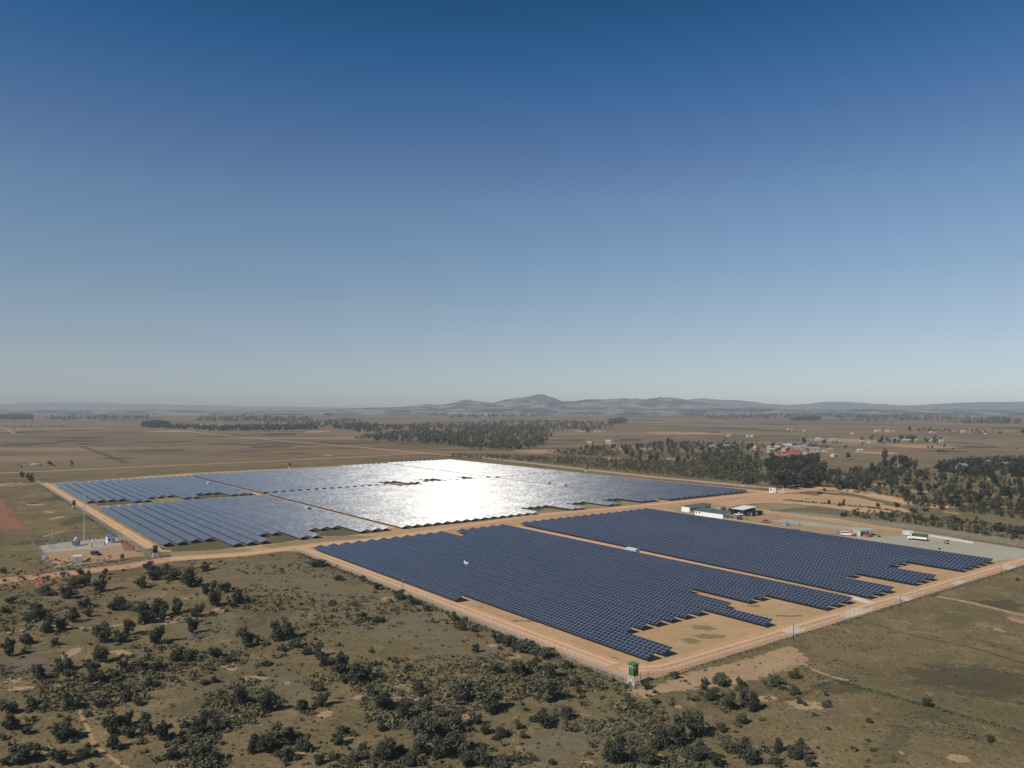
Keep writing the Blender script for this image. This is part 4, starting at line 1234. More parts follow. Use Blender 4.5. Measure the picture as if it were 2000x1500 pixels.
def build_yard():
    wh = plain('white_paint', (0.74, 0.73, 0.69), 0.55)
    grn = plain('green_sheet_roof', (0.085, 0.115, 0.095), 0.5, 0.4, var=0.2, scale=0.5)
    dk = plain('dark_opening', (0.012, 0.014, 0.016), 0.3)
    gd = plain('grey_door', (0.35, 0.36, 0.38))
    box_building('office_building', S(-294.5, 375.5), SITE, 20.5, 7.5, 3.0, wh, grn, 'long white office building with a low green roof behind the panels', 'building', 'mono', 0.9, 0.5,
                 door=(0.5, 1.1, 2.1, 'r', gd), windows=((-9.0, 1.9, 1.0, 0.8, 'f'), (-6.8, 1.9, 1.0, 0.8, 'f'), (-1.8, 1.8, 1.3, 1.0, 'r')))
    o = box_building('stores_building', S(-317.5, 389), SITE, 6.2, 21, 3.4, wh, grn, 'green roofed white store building set endways behind the office', 'building', 'mono', 0.3, 0.4,
                     windows=tuple((-8 + 2.7 * k, 1.9, 1.7, 1.5, 'r') for k in range(7)))
    # open workshop
    o = empty('workshop', S(-289.5, 397.5), SITE); tag(o, 'open-fronted workshop with a white roof and one rusty red wall', 'workshop')
    L, D, H = 10.5, 12.0, 3.6
    m = MB(); m.box((-L / 2, -0.5, H / 2), (0.25, D - 0.2, H)); m.build('side_wall', plain('rusty_red', (0.24, 0.07, 0.045), 0.7), o)
    m = MB(); m.box((L / 2, -0.2, H / 2), (0.25, D - 0.6, H)); m.box((0, D / 2 - 0.1, H / 2), (L - 0.3, 0.25, H)); m.build('rear_wall', plain('charcoal_sheet', (0.05, 0.055, 0.06), 0.6), o)
    m = MB(); m.prism_x([(-D / 2 - 0.5, H + 0.03), (D / 2 + 0.4, H + 1.0), (D / 2 + 0.4, H + 1.12), (-D / 2 - 0.5, H + 0.15)], -L / 2 + 1.6, L / 2 + 0.4)
    m.build('roof', plain('white_sheet_roof', (0.72, 0.71, 0.68), 0.45), o)
    m = MB(); m.prism_x([(-D / 2 - 0.5, H + 0.03), (D / 2 + 0.4, H + 1.0), (D / 2 + 0.4, H + 1.12), (-D / 2 - 0.5, H + 0.15)], -L / 2 - 0.3, -L / 2 + 1.58)
    m.build('roof_edge', plain('rusty_red', (0.24, 0.07, 0.045), 0.7), o)
    for x in (-2, 1.5, 4.8):
        m = MB(); m.box((x, -D / 2 + 0.1, H / 2), (0.2, 0.2, H)); m.build('pillar', plain('galvanised_steel', (0.16, 0.165, 0.17)), o)
    m = MB(); m.box((0, 0, 0.06), (L, D, 0.1)); m.build('floor', plain('charcoal_sheet', (0.05, 0.055, 0.06), 0.6), o)
    # dark container with a white oval emblem
    o = corrugated('shipping_container', S(-281.3, 398.2), SITE + math.pi / 2, 12.2, 2.5, 2.7, plain('charcoal_container', (0.028, 0.030, 0.036), 0.6), 'charcoal container with a white oval emblem beside the workshop')
    m = MB()
    ring = [(0.9 * math.cos(a) * 1.35, -1.275, 1.45 + 0.72 * math.sin(a)) for a in np.linspace(0, 2 * math.pi, 25)[:-1]]
    m.poly(ring)
    em = m.build('emblem', wh, o)
    m = MB()
    for k in range(3): m.box((-0.55 + 0.5 * k, -1.283, 1.45), (0.3, 0.01, 0.42))
    m.build('lettering', plain('grey_door', (0.35, 0.36, 0.38)), em)
    m = MB(); m.box((-5.0, -1.29, 1.25), (1.4, 0.06, 2.1)); m.build('side_door', wh, o)
    # vehicles by the offices
    car_like('pickup', P(1402, 997), R(-10), wh, 'white pickup behind the office roof', 'pickup truck')
    car_like('suv', P(1393, 997.5), R(-10), plain('silver_paint', (0.42, 0.44, 0.46), 0.3, 0.5, 0.3), 'silver car partly hidden behind the office roof', 'car')
    car_like('van', P(1413, 997), R(55), plain('navy_car_paint', (0.018, 0.026, 0.075), 0.25, 0.5), 'dark blue van parked behind the green office roof', 'van')
    car_like('pickup', P(1443, 1007), R(-20), wh, 'white pickup in front of the open workshop', 'pickup truck')
    # tracked machine
    o = empty('excavator', P(1445, 1014.5), R(-15)); tag(o, 'dark tracked digging machine right of the office building', 'excavator')
    ol = plain('dark_olive_paint', (0.06, 0.055, 0.04), 0.6)
    for s in (-1, 1):
        m = MB(); m.prism([(-1.8, 0.3), (-1.5, 0), (1.5, 0), (1.8, 0.3), (1.5, 0.75), (-1.5, 0.75)], s * 0.95 - 0.25, s * 0.95 + 0.25); m.build('track', plain('tyre_rubber', (0.02, 0.02, 0.02), 0.9), o)
    m = MB(); m.box((-0.4, 0, 1.3), (2.8, 1.9, 1.0)); m.build('body', ol, o)
    m = MB(); m.box((0.5, 0.5, 2.2), (1.1, 0.9, 1.2), taper=0.9); m.build('cab', plain('vehicle_glass', (0.015, 0.018, 0.022), 0.1, 0.5), o)
    m = MB(); m.bar((0.8, -0.3, 1.5), (2.8, -0.3, 2.6), 0.2); m.bar((2.8, -0.3, 2.6), (4.0, -0.3, 1.0), 0.15); m.build('boom', ol, o)
    m = MB(); m.prism([(3.7, 1.1), (4.4, 1.0), (4.3, 0.3), (3.7, 0.5)], -0.7, 0.1); m.build('bucket', ol, o)
    car_like('pickup', P(1496, 1021), R(160), plain('rust_red_paint', (0.34, 0.085, 0.045), 0.5), 'rust red pickup standing behind the panel edge', 'pickup truck')
    # blue tank trailer with white drawbar
    o = empty('tank_trailer', P(1538, 1027), R(-10)); tag(o, 'small blue tank trailer behind the panels', 'trailer')
    m = MB(); m.bar((-1.0, 0, 1.2), (1.1, 0, 1.2), 0.7, 12); m.build('tank', plain('blue_paint', (0.06, 0.18, 0.40), 0.45), o)
    m = MB(); m.box((-0.4, 0, 0.5), (3.8, 1.0, 0.14)); m.bar((-2.2, 0, 0.5), (-3.0, 0, 0.5), 0.06); m.build('frame', wh, o)
    for s in (-1, 1):
        m = MB(); m.wheel((0, s * 0.62, 0.36), 0.36, 0.2); m.build('wheel', plain('tyre_rubber', (0.02, 0.02, 0.02), 0.9), o)
    car_like('car', P(1636, 1044), R(-8), plain('silver_paint', (0.42, 0.44, 0.46), 0.3, 0.5, 0.3), 'silver car beside the white minibus in the yard', 'car')
    car_like('van', P(1653, 1046), R(-22), wh, 'white minibus parked beside the pale green shed', 'minibus')
    # red forklift
    rd = plain('red_paint', (0.42, 0.04, 0.05), 0.45)
    for k, (px, py, lab) in enumerate(((1666.5, 1047, 'red forklift standing between the minibus and the pale green shed'), (1699, 1049, 'red forklift half inside the open pale green shed'))):
        o = empty('forklift', P(px, py), R(-30 + 60 * k)); tag(o, lab, 'forklift')
        m = MB(); m.box((0, 0, 0.75), (1.9, 1.1, 0.8)); m.build('body', rd, o)
        m = MB()
        for i in (-0.7, 0.6):
            for j in (-0.48, 0.48): m.bar((i, j, 1.15), (i * 0.8, j, 2.2), 0.05)
        m.box((-0.05, 0, 2.24), (1.4, 1.1, 0.07)); m.build('roof_guard', rd, o)
        m = MB()
        for j in (-0.35, 0.35): m.box((1.15, j, 1.5), (0.1, 0.1, 2.8)); m.box((1.7, j, 0.2), (1.0, 0.12, 0.06))
        m.build('mast', plain('dark_trim', (0.03, 0.03, 0.032), 0.6), o)
        for i in (-0.65, 0.7):
            for j in (-0.55, 0.55):
                m = MB(); m.wheel((i, j, 0.32), 0.32, 0.2); m.build('wheel', plain('tyre_rubber', (0.02, 0.02, 0.02), 0.9), o)
    # pale green shed
    pg = plain('pale_green_sheet', (0.42, 0.50, 0.45), 0.6)
    o = empty('open_shed', P(1689, 1046), R(17)); tag(o, 'pale green open shed with crates under its roof', 'shed')
    m = MB(); m.prism_x([(-2.8, 3.4), (2.8, 3.0), (2.8, 3.1), (-2.8, 3.5)], -5, 5); m.build('roof', plain('shed_grey_roof', (0.45, 0.50, 0.49), 0.5), o)
    m = MB(); m.box((-4.9, 0, 1.5), (0.12, 5.2, 2.95)); m.box((0, 2.6, 1.45), (9.6, 0.12, 2.9)); m.box((0, -2.7, 3.0), (9.7, 0.1, 0.6)); m.build('wall', pg, o)
    for x in (-1.6, 1.6, 4.8):
        m = MB(); m.box((x, -2.6, 1.5), (0.14, 0.14, 2.98)); m.build('post', pg, o)
    wood = plain('raw_wood', (0.42, 0.30, 0.16), 0.8)
    crate = MB()
    for k in range(6): crate.box((0, -0.5 + k * 0.2, 0.5), (1.2, 0.13, 0.96))
    for z in (0.03, 0.97): crate.box((0, 0, z), (1.25, 1.18, 0.06))
    crate_me = crate.mesh('wooden_crate', wood)
    labs = ['wooden crate at the foot of the shed, nearest the panels', 'wooden crate under the shed roof beside the forklift']
    for k, (dx, dy) in enumerate(((-3.2, -3.6), (-0.5, -3.5))):
        q = link('wooden_crate', crate_me); q.location = P(1689, 1046) + Matrix.Rotation(R(17), 3, 'Z') @ Vector((dx, dy, 0)); q.rotation_euler = (0, 0, R(17)); tag(q, labs[k], 'crate', 'wooden crates in the yard')
    stack = [('lower left crate of the straw coloured pile behind the shed', -1.9, 0, 0), ('lower middle crate of the straw coloured pile behind the shed', 0, 0, 0), ('lower right crate of the straw coloured pile behind the shed', 1.9, 0, 0),
             ('upper left crate of the straw coloured pile behind the shed', -1.0, 0, 1.52), ('upper right crate of the straw coloured pile behind the shed', 0.95, 0, 1.52)]
    for lab, dx, dy, dz in stack:
        q = link('wooden_crate', crate_me); q.scale = (1.5, 1.5, 1.5); q.location = P(1681, 1032) + Vector((dx * 1.05, dy, dz)); q.rotation_euler = (0, 0, R(-6)); tag(q, lab, 'crate', 'wooden crates in the yard')
    a, b = P(1809, 1057), P(1776, 1053.5)
    d = b - a
    tarp_truck((a + b) / 2, math.atan2(d.y, d.x), 'white truck with a dark green tarpaulin cover on the gravel yard')
    o = box_building('site_cabin', P(1773, 1044), R(-10), 4.5, 2.4, 1.7, plain('cream_container', (0.66, 0.63, 0.56), 0.6), wh, 'low pale cabin on the gravel just behind the truck cab', 'cabin', 'flat', over=0.1, door=(1.2, 0.8, 1.5, 'f', gd))
    cl = [plain('yellow_cloth', (0.35, 0.26, 0.05)), plain('dark_cloth', (0.03, 0.03, 0.035)), plain('brown_cloth', (0.14, 0.06, 0.035)), plain('dark_cloth', (0.03, 0.03, 0.035))]
    for k, (px, py, lab) in enumerate(((1520.5, 1010.5, 'person in a mustard top standing right of the charcoal container'), (1562, 1027.5, 'person in dark clothes standing on the yard behind the panels'),
                                       (1884, 1057.5, 'person in brown standing near the end of the gravel yard wall'), (1845, 1062, 'person in dark clothes on the gravel right of the truck'))):
        person(P(px, py), k * 1.3, cl[k], plain('dark_cloth', (0.03, 0.03, 0.035)), lab)
    # odds and ends on the gravel
    grey = plain('equipment_grey', (0.36, 0.38, 0.36), 0.5)
    for k, (px, py, lab) in enumerate(((1717, 1049.5, 'dark pallet lying right of the pale green shed'), (1851, 1057.5, 'pallet beside the dark dressed person, upper one'), (1850.5, 1062.5, 'pallet beside the dark dressed person, lower one'), (1853, 1071.5, 'light pallet nearest the panels on the gravel'), (1835, 1073.5, 'dark pallet closest to the top edge of the panel field'))):
        o = empty('pallet_load', P(px, py), 0.2 * k); tag(o, lab, 'pallet', 'pallets on the gravel yard')
        m = MB()
        for j in range(5): m.box((0, -0.5 + 0.25 * j, 0.14), (1.4, 0.16, 0.04))
        for x in (-0.6, 0, 0.6): m.box((x, 0, 0.06), (0.12, 1.1, 0.11))
        m.build('pallet', wood, o)
        m = MB(); m.box((0.05, 0, 0.42), (1.1, 0.8, 0.5)); m.build('load', dk if k != 3 else grey, o)
    o = empty('low_wall', P(1860, 1056), 0); tag(o, 'low pale concrete kerb wall along the back of the gravel yard', 'wall')
    m = MB()
    a, b = P(1815, 1047.5) - P(1860, 1056), P(1902, 1062) - P(1860, 1056)
    m.bar(a + Vector((0, 0, .45)), b + Vector((0, 0, .45)), 0.6); m.build('coping', plain('pale_concrete_block', (0.5, 0.48, 0.43), 0.8), o)
    # gatehouse and cars by the wood
    box_building('gatehouse', P(1508.5, 961.5), SITE + R(35), 4.6, 3.6, 3.1, wh, wh, 'small white gatehouse on the dirt road before the dark trees', 'gatehouse', 'flat', over=0.25, door=(1.0, 0.9, 2.1, 'f', gd), windows=((-0.9, 1.9, 1.5, 1.0, 'f'), (0.3, 1.9, 1.2, 1.0, 'r')))
    car_like('car', P(1527, 963), R(-5), wh, 'white car parked just right of the gatehouse', 'car')
    car_like('suv', P(1602, 965), R(25), plain('black_paint', (0.015, 0.015, 0.017), 0.3, 0.5), 'black car on the dirt road at the edge of the dark trees', 'car')
    car_like('car', P(1575, 976.5), R(-20), plain('silver_paint', (0.42, 0.44, 0.46), 0.3, 0.5, 0.3), 'silver car alone on the wide dirt track', 'car')
    o = empty('flag_mast', P(1529, 962), 0); tag(o, 'pale tapering mast beside the white car at the gate', 'mast')
    m = MB(); m.bar((0, 0, 0), (0, 0, 4.2), 0.45, 6, 0.08); m.build('pole', wh, o)
    # camera poles on the right-hand fence
    for k, (px, py, lab) in enumerate(((1549.5, 1253, 'dark camera pole beside the nearest pale pad on the right fence'), (1758.5, 1191, 'dark camera pole in the middle of the right fence'), (1956, 1125, 'dark camera pole farthest along the right fence'), (786, 1160, 'thin camera pole on the scrub side fence'))):
        o = empty('camera_pole', P(px, py), 0); tag(o, lab, 'camera pole', 'camera poles along the fence')
        m = MB(); m.bar((0, 0, 0), (0, 0, 4.9), 0.10, 6, 0.07); m.build('pole', plain('dark_trim', (0.03, 0.03, 0.032), 0.6), o)
        m = MB(); m.box((0.25, 0, 4.8), (0.5, 0.16, 0.16)); m.bar((0, 0, 4.95), (0, 0, 5.15), 0.14, 6); m.build('camera', grey, o)
    # white cleaning cart lifted among the panels
    p = P(911, 1109)
    o = empty('service_cart', p, R(-35)); tag(o, 'small white service cart among the nearest panels', 'cart')
    m = MB(); m.box((0.35, 0, 2.0), (1.5, 1.1, 0.35)); m.build('tray', wh, o)
    m = MB(); m.box((-1.0, 0.3, 2.25), (0.5, 0.6, 0.9)); m.build('tank', wh, o)
    m = MB(); m.box((0, 0, 1.0), (2.2, 0.9, 1.6)); m.build('frame', plain('galvanised_steel', (0.16, 0.165, 0.17)), o)
    for i in (-0.8, 0.8):
        for j in (-0.5, 0.5):
            m = MB(); m.wheel((i, j, 0.28), 0.28, 0.15); m.build('wheel', plain('tyre_rubber', (0.02, 0.02, 0.02), 0.9), o)
    inverter((1236, 1083), 'pale inverter station on the lane between the two right-hand fields', 5.6)
    inverter((601, 999), 'small pale inverter station on the lane below the central field', 3.2)
    inverter((408, 948.5), 'pale inverter station on the lane in the far left field', 4.6)
    inverter((1099, 952), 'tiny inverter station on the far lane right of the glare', 7)
    inverter((1070, 948), 'tiniest inverter station on the far lane, nearest the glare', 4)


# ------------------------------------------------------------------ vegetation
def leaf_cloud(n, lobes, size, seed, flat=0.8):
    """random leaf quads on and inside a set of lobes (cx,cy,cz,rx,ry,rz)"""
    g = np.random.default_rng(seed)
    vol = np.array([l[3] * l[4] * l[5] for l in lobes]) ** 0.7
    idx = g.choice(len(lobes), n, p=vol / vol.sum())
    L = np.array(lobes)[idx]
    d = g.normal(size=(n, 3)); d /= np.linalg.norm(d, axis=1)[:, None]
    r = g.random(n) ** 0.42
    r = r * (0.86 + 0.34 * g.random(n))
    c = L[:, :3] + d * r[:, None] * L[:, 3:]
    c[:, 2] = np.maximum(c[:, 2], 0.03)
    nor = d + g.normal(size=(n, 3)) * flat + np.array([0, 0, 0.45])
    nor /= np.linalg.norm(nor, axis=1)[:, None]
    t = np.cross(nor, g.normal(size=(n, 3))); t /= np.linalg.norm(t, axis=1)[:, None]
    b = np.cross(nor, t)
    s = size * (0.55 + 0.9 * g.random(n))
    s2 = s * (0.5 + 0.5 * g.random(n))
    v = np.stack([c - t * s[:, None], c - b * s2[:, None] * 0.9, c + t * s[:, None], c + b * s2[:, None]], axis=1).reshape(-1, 3)
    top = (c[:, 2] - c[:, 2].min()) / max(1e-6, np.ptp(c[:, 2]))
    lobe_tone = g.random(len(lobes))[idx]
    sh = np.clip(0.16 + 0.26 * top * r + 0.30 * (lobe_tone - 0.4) + 0.25 * g.random(n), 0, 1)  # leaf tone has painted light: brighter toward crown top and outside, plus random
    return v, sh


def bush_protos(mat, bark):
    out = []
    for k in range(9):
        g = random.Random(100 + k)
        lobes = []
        nl = g.randint(7, 13)
        tall = k % 3 == 0
        for j in range(nl):
            a = g.random() * 6.28
            rr = g.uniform(0.02, 0.36)
            h = g.uniform(0.16, 0.86 if tall else 0.70) * (1.15 - rr)
            s = g.uniform(0.08, 0.21)
            lobes.append((rr * math.cos(a), rr * math.sin(a), h, s * g.uniform(0.9, 1.2), s * g.uniform(0.9, 1.2), s * g.uniform(0.8, 1.15)))
        lobes.append((g.uniform(-.05, .05), g.uniform(-.05, .05), 0.28, 0.26, 0.24, 0.25))
        v, sh = leaf_cloud(1500, lobes, 0.040, 50 + k)
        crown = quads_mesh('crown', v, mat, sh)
        m = MB()
        for j in range(4):
            a = g.random() * 6.28
            m.bar((0.02 * math.cos(a), 0.02 * math.sin(a), -0.02), (0.22 * math.cos(a), 0.22 * math.sin(a), g.uniform(0.35, 0.6)), 0.022, 5, 0.008)
        m.bar((0, 0, -0.03), (0.02, 0.01, 0.62), 0.03, 6, 0.010)
        out.append((crown, m.mesh('trunk', bark)))
    return out


def tree_protos(mat, bark):
    out = []
    for k in range(7):
        g = random.Random(300 + k)
        lobes = []
        nl = g.randint(7, 11)
        for j in range(nl):
            a = g.random() * 6.28
            h = g.uniform(0.34, 0.86)
            rr = g.uniform(0.02, 0.20) * (1.2 - h * 0.6)
            s = g.uniform(0.09, 0.17)
            lobes.append((rr * math.cos(a), rr * math.sin(a), h, s * 1.1, s * 1.1, s * g.uniform(0.8, 1.2)))
        v, sh = leaf_cloud(1000, lobes, 0.038, 500 + k)
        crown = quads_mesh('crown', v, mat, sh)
        m = MB()
        m.bar((0, 0, -0.02), (0.01, 0.0, 0.45), 0.022, 6, 0.014)
        m.bar((0.01, 0, 0.45), (0.02, 0.02, 0.85), 0.014, 5, 0.005)
        for j in range(5):
            L = lobes[j]
            m.bar((0.01, 0, 0.28 + 0.05 * j), L[:3], 0.010, 4, 0.004)
        out.append((crown, m.mesh('trunk', bark)))
    return out


K = 3.75
L_ = [(20,80,45,50),(580,90,60,40),(762,90,50,55),(530,190,110,80),(620,170,80,90),(480,270,130,90),(330,240,120,75),(730,215,120,100),(70,300,70,50),(20,370,60,50),(250,370,80,70),(200,440,100,90),(290,420,90,110),(330,520,100,100),(440,500,110,90),(520,440,110,110),(600,330,120,60),(640,400,60,60),(840,350,130,80),(880,310,70,60),(1030,190,110,90),(1100,70,120,75),(1180,100,110,70),(1240,130,140,70),(1380,180,150,140),(1500,60,90,50),(1300,370,80,130),(1040,350,110,70),(1150,400,120,130),(1190,420,60,80),(1430,400,100,100),(1570,320,120,150),(1650,220,90,70),(1740,300,130,110),(1400,520,80,100),(730,590,130,140),(860,590,90,100),(930,530,80,110),(1130,600,120,140),(1220,600,60,50),(1060,450,130,120),(50,690,110,130),(180,600,110,80),(390,610,70,50),(735,735,110,120),(460,790,130,110),(270,865,90,110),(500,850,90,70),(890,790,80,90),(700,880,150,120),(840,860,80,60),(640,770,90,60),(1040,790,80,60),(1130,790,100,60),(1290,730,90,110),(1380,720,100,80),(1580,700,110,90),(1655,735,70,60),(1800,620,110,130),(1880,580,60,50),(1090,915,100,70),(1560,885,50,50),(1490,900,60,40),(930,1020,80,110),(1000,1050,80,50),(245,1080,90,110),(60,1110,130,110),(510,1080,130,110),(720,1065,90,60),(60,1230,130,120),(180,1260,90,50),(430,1310,150,130),(500,1290,90,70),(810,1260,150,130),(920,1200,100,110),(940,1280,110,90),(1070,1260,110,130),(1190,1310,130,140),(830,1370,130,110),(1470,1260,120,130),(1600,1230,100,80),(1350,1210,80,50),(1750,1050,110,130),(1950,1030,90,110),(430,1480,130,140),(600,1440,110,90),(130,1480,210,130),(250,1380,90,50),(1240,1450,110,80),(1450,1460,120,130),(1550,1460,120,80),(1860,1400,110,130),(1960,1400,110,150),(20,1490,90,70),(1700,330,60,40),(1500,235,80,70),(1270,100,80,60),(1110,130,90,60)]
M_ = [(440,30,120,50),(600,130,80,40),(775,140,50,45),(885,200,60,60),(1050,270,110,65),(1150,310,90,60),(1250,360,80,50),(545,310,60,35),(775,420,80,50),(890,440,80,40),(190,560,180,150),(290,620,110,60),(360,680,80,60),(450,700,90,110),(500,760,100,90),(610,820,150,150),(720,890,180,140),(800,870,120,110),(840,970,60,70),(470,940,70,50),(85,1100,110,170),(325,1095,100,110),(480,1060,100,110),(920,1080,150,120),(1085,1150,130,140),(1200,970,110,110),(1240,1090,100,80),(1340,1130,110,60),(1520,1020,170,160),(1700,1100,180,150),(1650,960,80,60),(1740,810,120,90),(1925,830,120,100),(1610,660,70,60),(1450,435,70,80),(1515,500,80,80),(1590,510,60,40),(1780,580,100,70),(1860,620,110,80),(840,660,50,25),(1020,710,40,20),(1100,790,50,40),(590,1340,120,90),(240,1300,150,90),(130,1370,200,130),(200,1450,130,90),(330,1390,110,110),(450,1480,80,70),(560,1450,80,60),(700,1470,110,80),(640,1260,90,60),(780,1370,80,40),(910,1240,80,80),(1050,1400,90,60),(940,1450,170,140),(1130,1490,130,100),(1230,1310,170,180),(1370,1270,160,130),(1470,1230,130,160),(1620,1190,80,70),(1680,1260,110,70),(1790,1290,130,80),(1200,1420,150,130),(1350,1440,130,160),(1460,1400,160,200),(1560,1500,120,110),(1660,1500,170,150),(1800,1500,150,60),(1930,1220,60,60),(1920,1430,40,25),(1970,1440,40,25),(200,650,70,40),(60,760,60,40)]
N_ = [(110,660,180,90),(260,700,140,70),(15,640,60,90),(55,825,120,100),(160,790,90,90),(290,850,120,110),(400,780,100,60),(455,905,70,50),(260,1010,190,150),(100,940,80,50),(400,1150,80,90),(240,1220,130,140),(150,1170,70,60),(50,1220,60,50),(490,960,80,50),(850,1035,80,60),(990,930,70,50),(1190,850,65,55),(1415,895,55,55),(1530,905,110,90),(1685,915,75,75),(1465,1015,115,90),(1590,1080,120,120),(1700,1040,110,130),(1780,1090,110,140),(1940,910,90,60),(1680,1180,90,70),(720,1170,45,25),(1040,1040,60,40),(1325,1015,35,30),(1160,1050,30,25),(750,1480,190,190),(1000,1490,200,110),(1100,1370,160,160),(1230,1340,150,160),(1340,1280,160,170),(1290,1170,90,80),(1530,1240,80,60),(1600,1400,160,110),(1740,1480,170,170),(1350,1460,150,130),(1500,1500,120,90),(1960,1390,90,100),(1940,1490,110,70),(50,1445,45,35),(100,1450,45,35),(290,1480,50,40),(575,1335,30,30),(860,1320,50,30)]
O_ = [(315,850,75,60),(185,910,80,60),(325,970,90,65),(360,1035,60,40),(1290,1055,80,60),(865,1175,50,40),(1750,1315,60,50),(765,1380,55,35),(570,1225,35,30),(340,1450,130,130),(430,1500,100,80),(1955,135,35,25),(550,975,40,25),(895,1385,40,25),(860,1310,40,20)]


def tiered(items, tiers):
    """items: (px,py,...) -> (tier number from the front, order from left)"""
    s = sorted(items, key=lambda q: -q[1])
    res = {}
    n = len(s)
    for t in range(tiers):
        part = sorted(s[t * n // tiers:(t + 1) * n // tiers], key=lambda q: q[0])
        for k, q in enumerate(part):
            res[q[:2]] = (t + 1, k + 1)
    return res


def build_vegetation():
    bark = plain('bark', (0.10, 0.085, 0.07), 0.9)
    bm = foliage('bush_leaves', (0.016, 0.020, 0.014), (0.112, 0.118, 0.076), (0.092, 0.088, 0.064))
    tm = foliage('tree_leaves', (0.012, 0.016, 0.011), (0.088, 0.096, 0.060), (0.080, 0.074, 0.052))
    sm = foliage('scrub_leaves', (0.040, 0.043, 0.026), (0.185, 0.175, 0.112))
    bp = bush_protos(bm, bark)
    tp = tree_protos(tm, bark)

    def place(name, protos, p, wd, ht, k, label, cat, group):
        o = empty(name, p, random.random() * 6.28)
        cr, tr = protos[k % len(protos)]
        o.scale = (wd, wd, ht)
        link('crown', cr, o); link('trunk', tr, o)
        tag(o, label, cat, group)

    items = []
    for lst, ox in ((L_, 0), (M_, 500), (N_, 1000), (O_, 1467)):
        for cx, by, w, h in lst:
            items.append((round(ox + cx / K, 2), round(1100 + by / K, 2), w / K, h / K))
    print('bushes', len(items))
    tr = tiered(items, 12)
    for k, q in enumerate(items):
        px, py, w, h = q
        py2 = max(py - 1.0, 1085)
        s = ppm(py2)
        # seen from above: the visible height is partly crown depth
        wd = w / s * 1.24
        ht = max(0.5, h / s * 1.34)
        ht = min(ht, wd * 1.5)
        p = P(px, py2)
        p.y += wd * 0.12
        size = 'big' if wd > 5.2 else ('small' if wd < 3.0 else 'middling')
        shape = 'rounded' if ht < wd * 0.8 else ('upright' if ht > wd * 1.05 else 'bushy')
        t, o = tr[q[:2]]
        place('bush', bp, p, wd, ht, k * 5 + 1, '%s %s dark bush, %s from left in %s tier up from bottom edge' % (size, shape, ordinal(o), ordinal(t)), 'bush', 'dark bushes in the foreground scrub')

    # mid-ground individuals
    def region(poly, n, hmin, hmax, wr, seed, mind=5):
        g = random.Random(seed)
        xs = [q[0] for q in poly]; ys = [q[1] for q in poly]
        out = []
        pv = [Vector((a, b, 0)) for a, b in poly]
        tries = 0
        while len(out) < n and tries < n * 60:
            tries += 1
            x, y = g.uniform(min(xs), max(xs)), g.uniform(min(ys), max(ys))
            inside = False
            j = len(poly) - 1
            for i in range(len(poly)):
                if (poly[i][1] > y) != (poly[j][1] > y) and x < (poly[j][0] - poly[i][0]) * (y - poly[i][1]) / (poly[j][1] - poly[i][1]) + poly[i][0]:
                    inside = not inside
                j = i
            if not inside: continue
            p = P(x, y)
            if any((p - P(a, b)).length < mind for a, b, *_ in out): continue
            h = g.uniform(hmin, hmax)
            out.append((round(x, 2), round(y, 2), h * g.uniform(*wr), h))
        return out

    groves = [
        ('grove behind the gatehouse', [(1478, 930), (1490, 908), (1540, 903), (1600, 905), (1612, 925), (1608, 950), (1590, 956), (1540, 956), (1495, 952)], 50, 10, 15.5, (0.55, 0.85), 3, 4, 4),
        ('right-hand wood', [(1625, 955), (1700, 930), (1740, 912), (1780, 905), (1850, 925), (1960, 935), (2010, 945), (2015, 1008), (1960, 1006), (1880, 998), (1800, 990), (1740, 972), (1660, 965)], 135, 5, 10.5, (0.6, 0.95), 5, 6, 6),
        ('scrub beyond the yard fence', [(1650, 995), (1760, 990), (1850, 1004), (2000, 1030), (2010, 1060), (1900, 1045), (1760, 1022), (1640, 1008)], 46, 1.8, 4.5, (0.9, 1.5), 8, 4, 3),
        ('thin trees before the village', [(1220, 885), (1300, 872), (1400, 872), (1480, 885), (1480, 912), (1400, 912), (1240, 905), (1215, 895)], 64, 6, 12, (0.5, 0.8), 13, 6, 3),
    ]
    tall_spots = [(1728, 921, 9, 24), (1745, 918, 10, 15), (1760, 917, 11, 16), (1770, 918, 9, 15), (1789, 918, 6, 13), (1703, 925, 8, 12), (1305, 872, 8, 15), (1312, 873, 7, 13), (1570, 872, 9, 15), (1610, 870, 9, 11), (1656, 898, 12, 9), (1620, 985, 2.6, 5), (1647, 988, 3, 5.5), (1640, 989, 3, 4), (1715, 991, 3, 4), (1645, 1011, 2.5, 4), (1610, 960, 3, 4), (1998, 850, 14, 14)]
    tall_lab = ['tallest loose crowned tree at the left end of the right-hand wood', 'dense tree just right of the tallest one in the right-hand wood', 'second dense tree right of the tallest one in the right-hand wood', 'third dense tree right of the tallest one in the right-hand wood',
                'slim tree standing out to the right of the tall clump', 'conical tree left of the tallest one, before the open fields', 'taller of the two dark trees in front of the far plain, left of the village', 'shorter of the two dark trees left of the brick village', 'dark tree at the back of the brick village',
                'tree at the right end of the brick village', 'lone round bush in the brown field right of the village', 'thin sapling on the grassy verge of the dirt track, left one of three', 'tall sapling on the verge of the dirt track', 'short sapling beside the tall one on the dirt track verge',
                'small lone tree farther along the dirt track verge', 'little tree just behind the gravel yard fence', 'small tree left of the black car', 'dark round tree at the right edge on the far plain']
    for k, (px, py, wd, ht) in enumerate(tall_spots):
        place('tree', tp if ht > 6 else bp, P(px, py), wd * 1.5 if ht > 6 else wd, ht, k, tall_lab[k], 'tree', None)
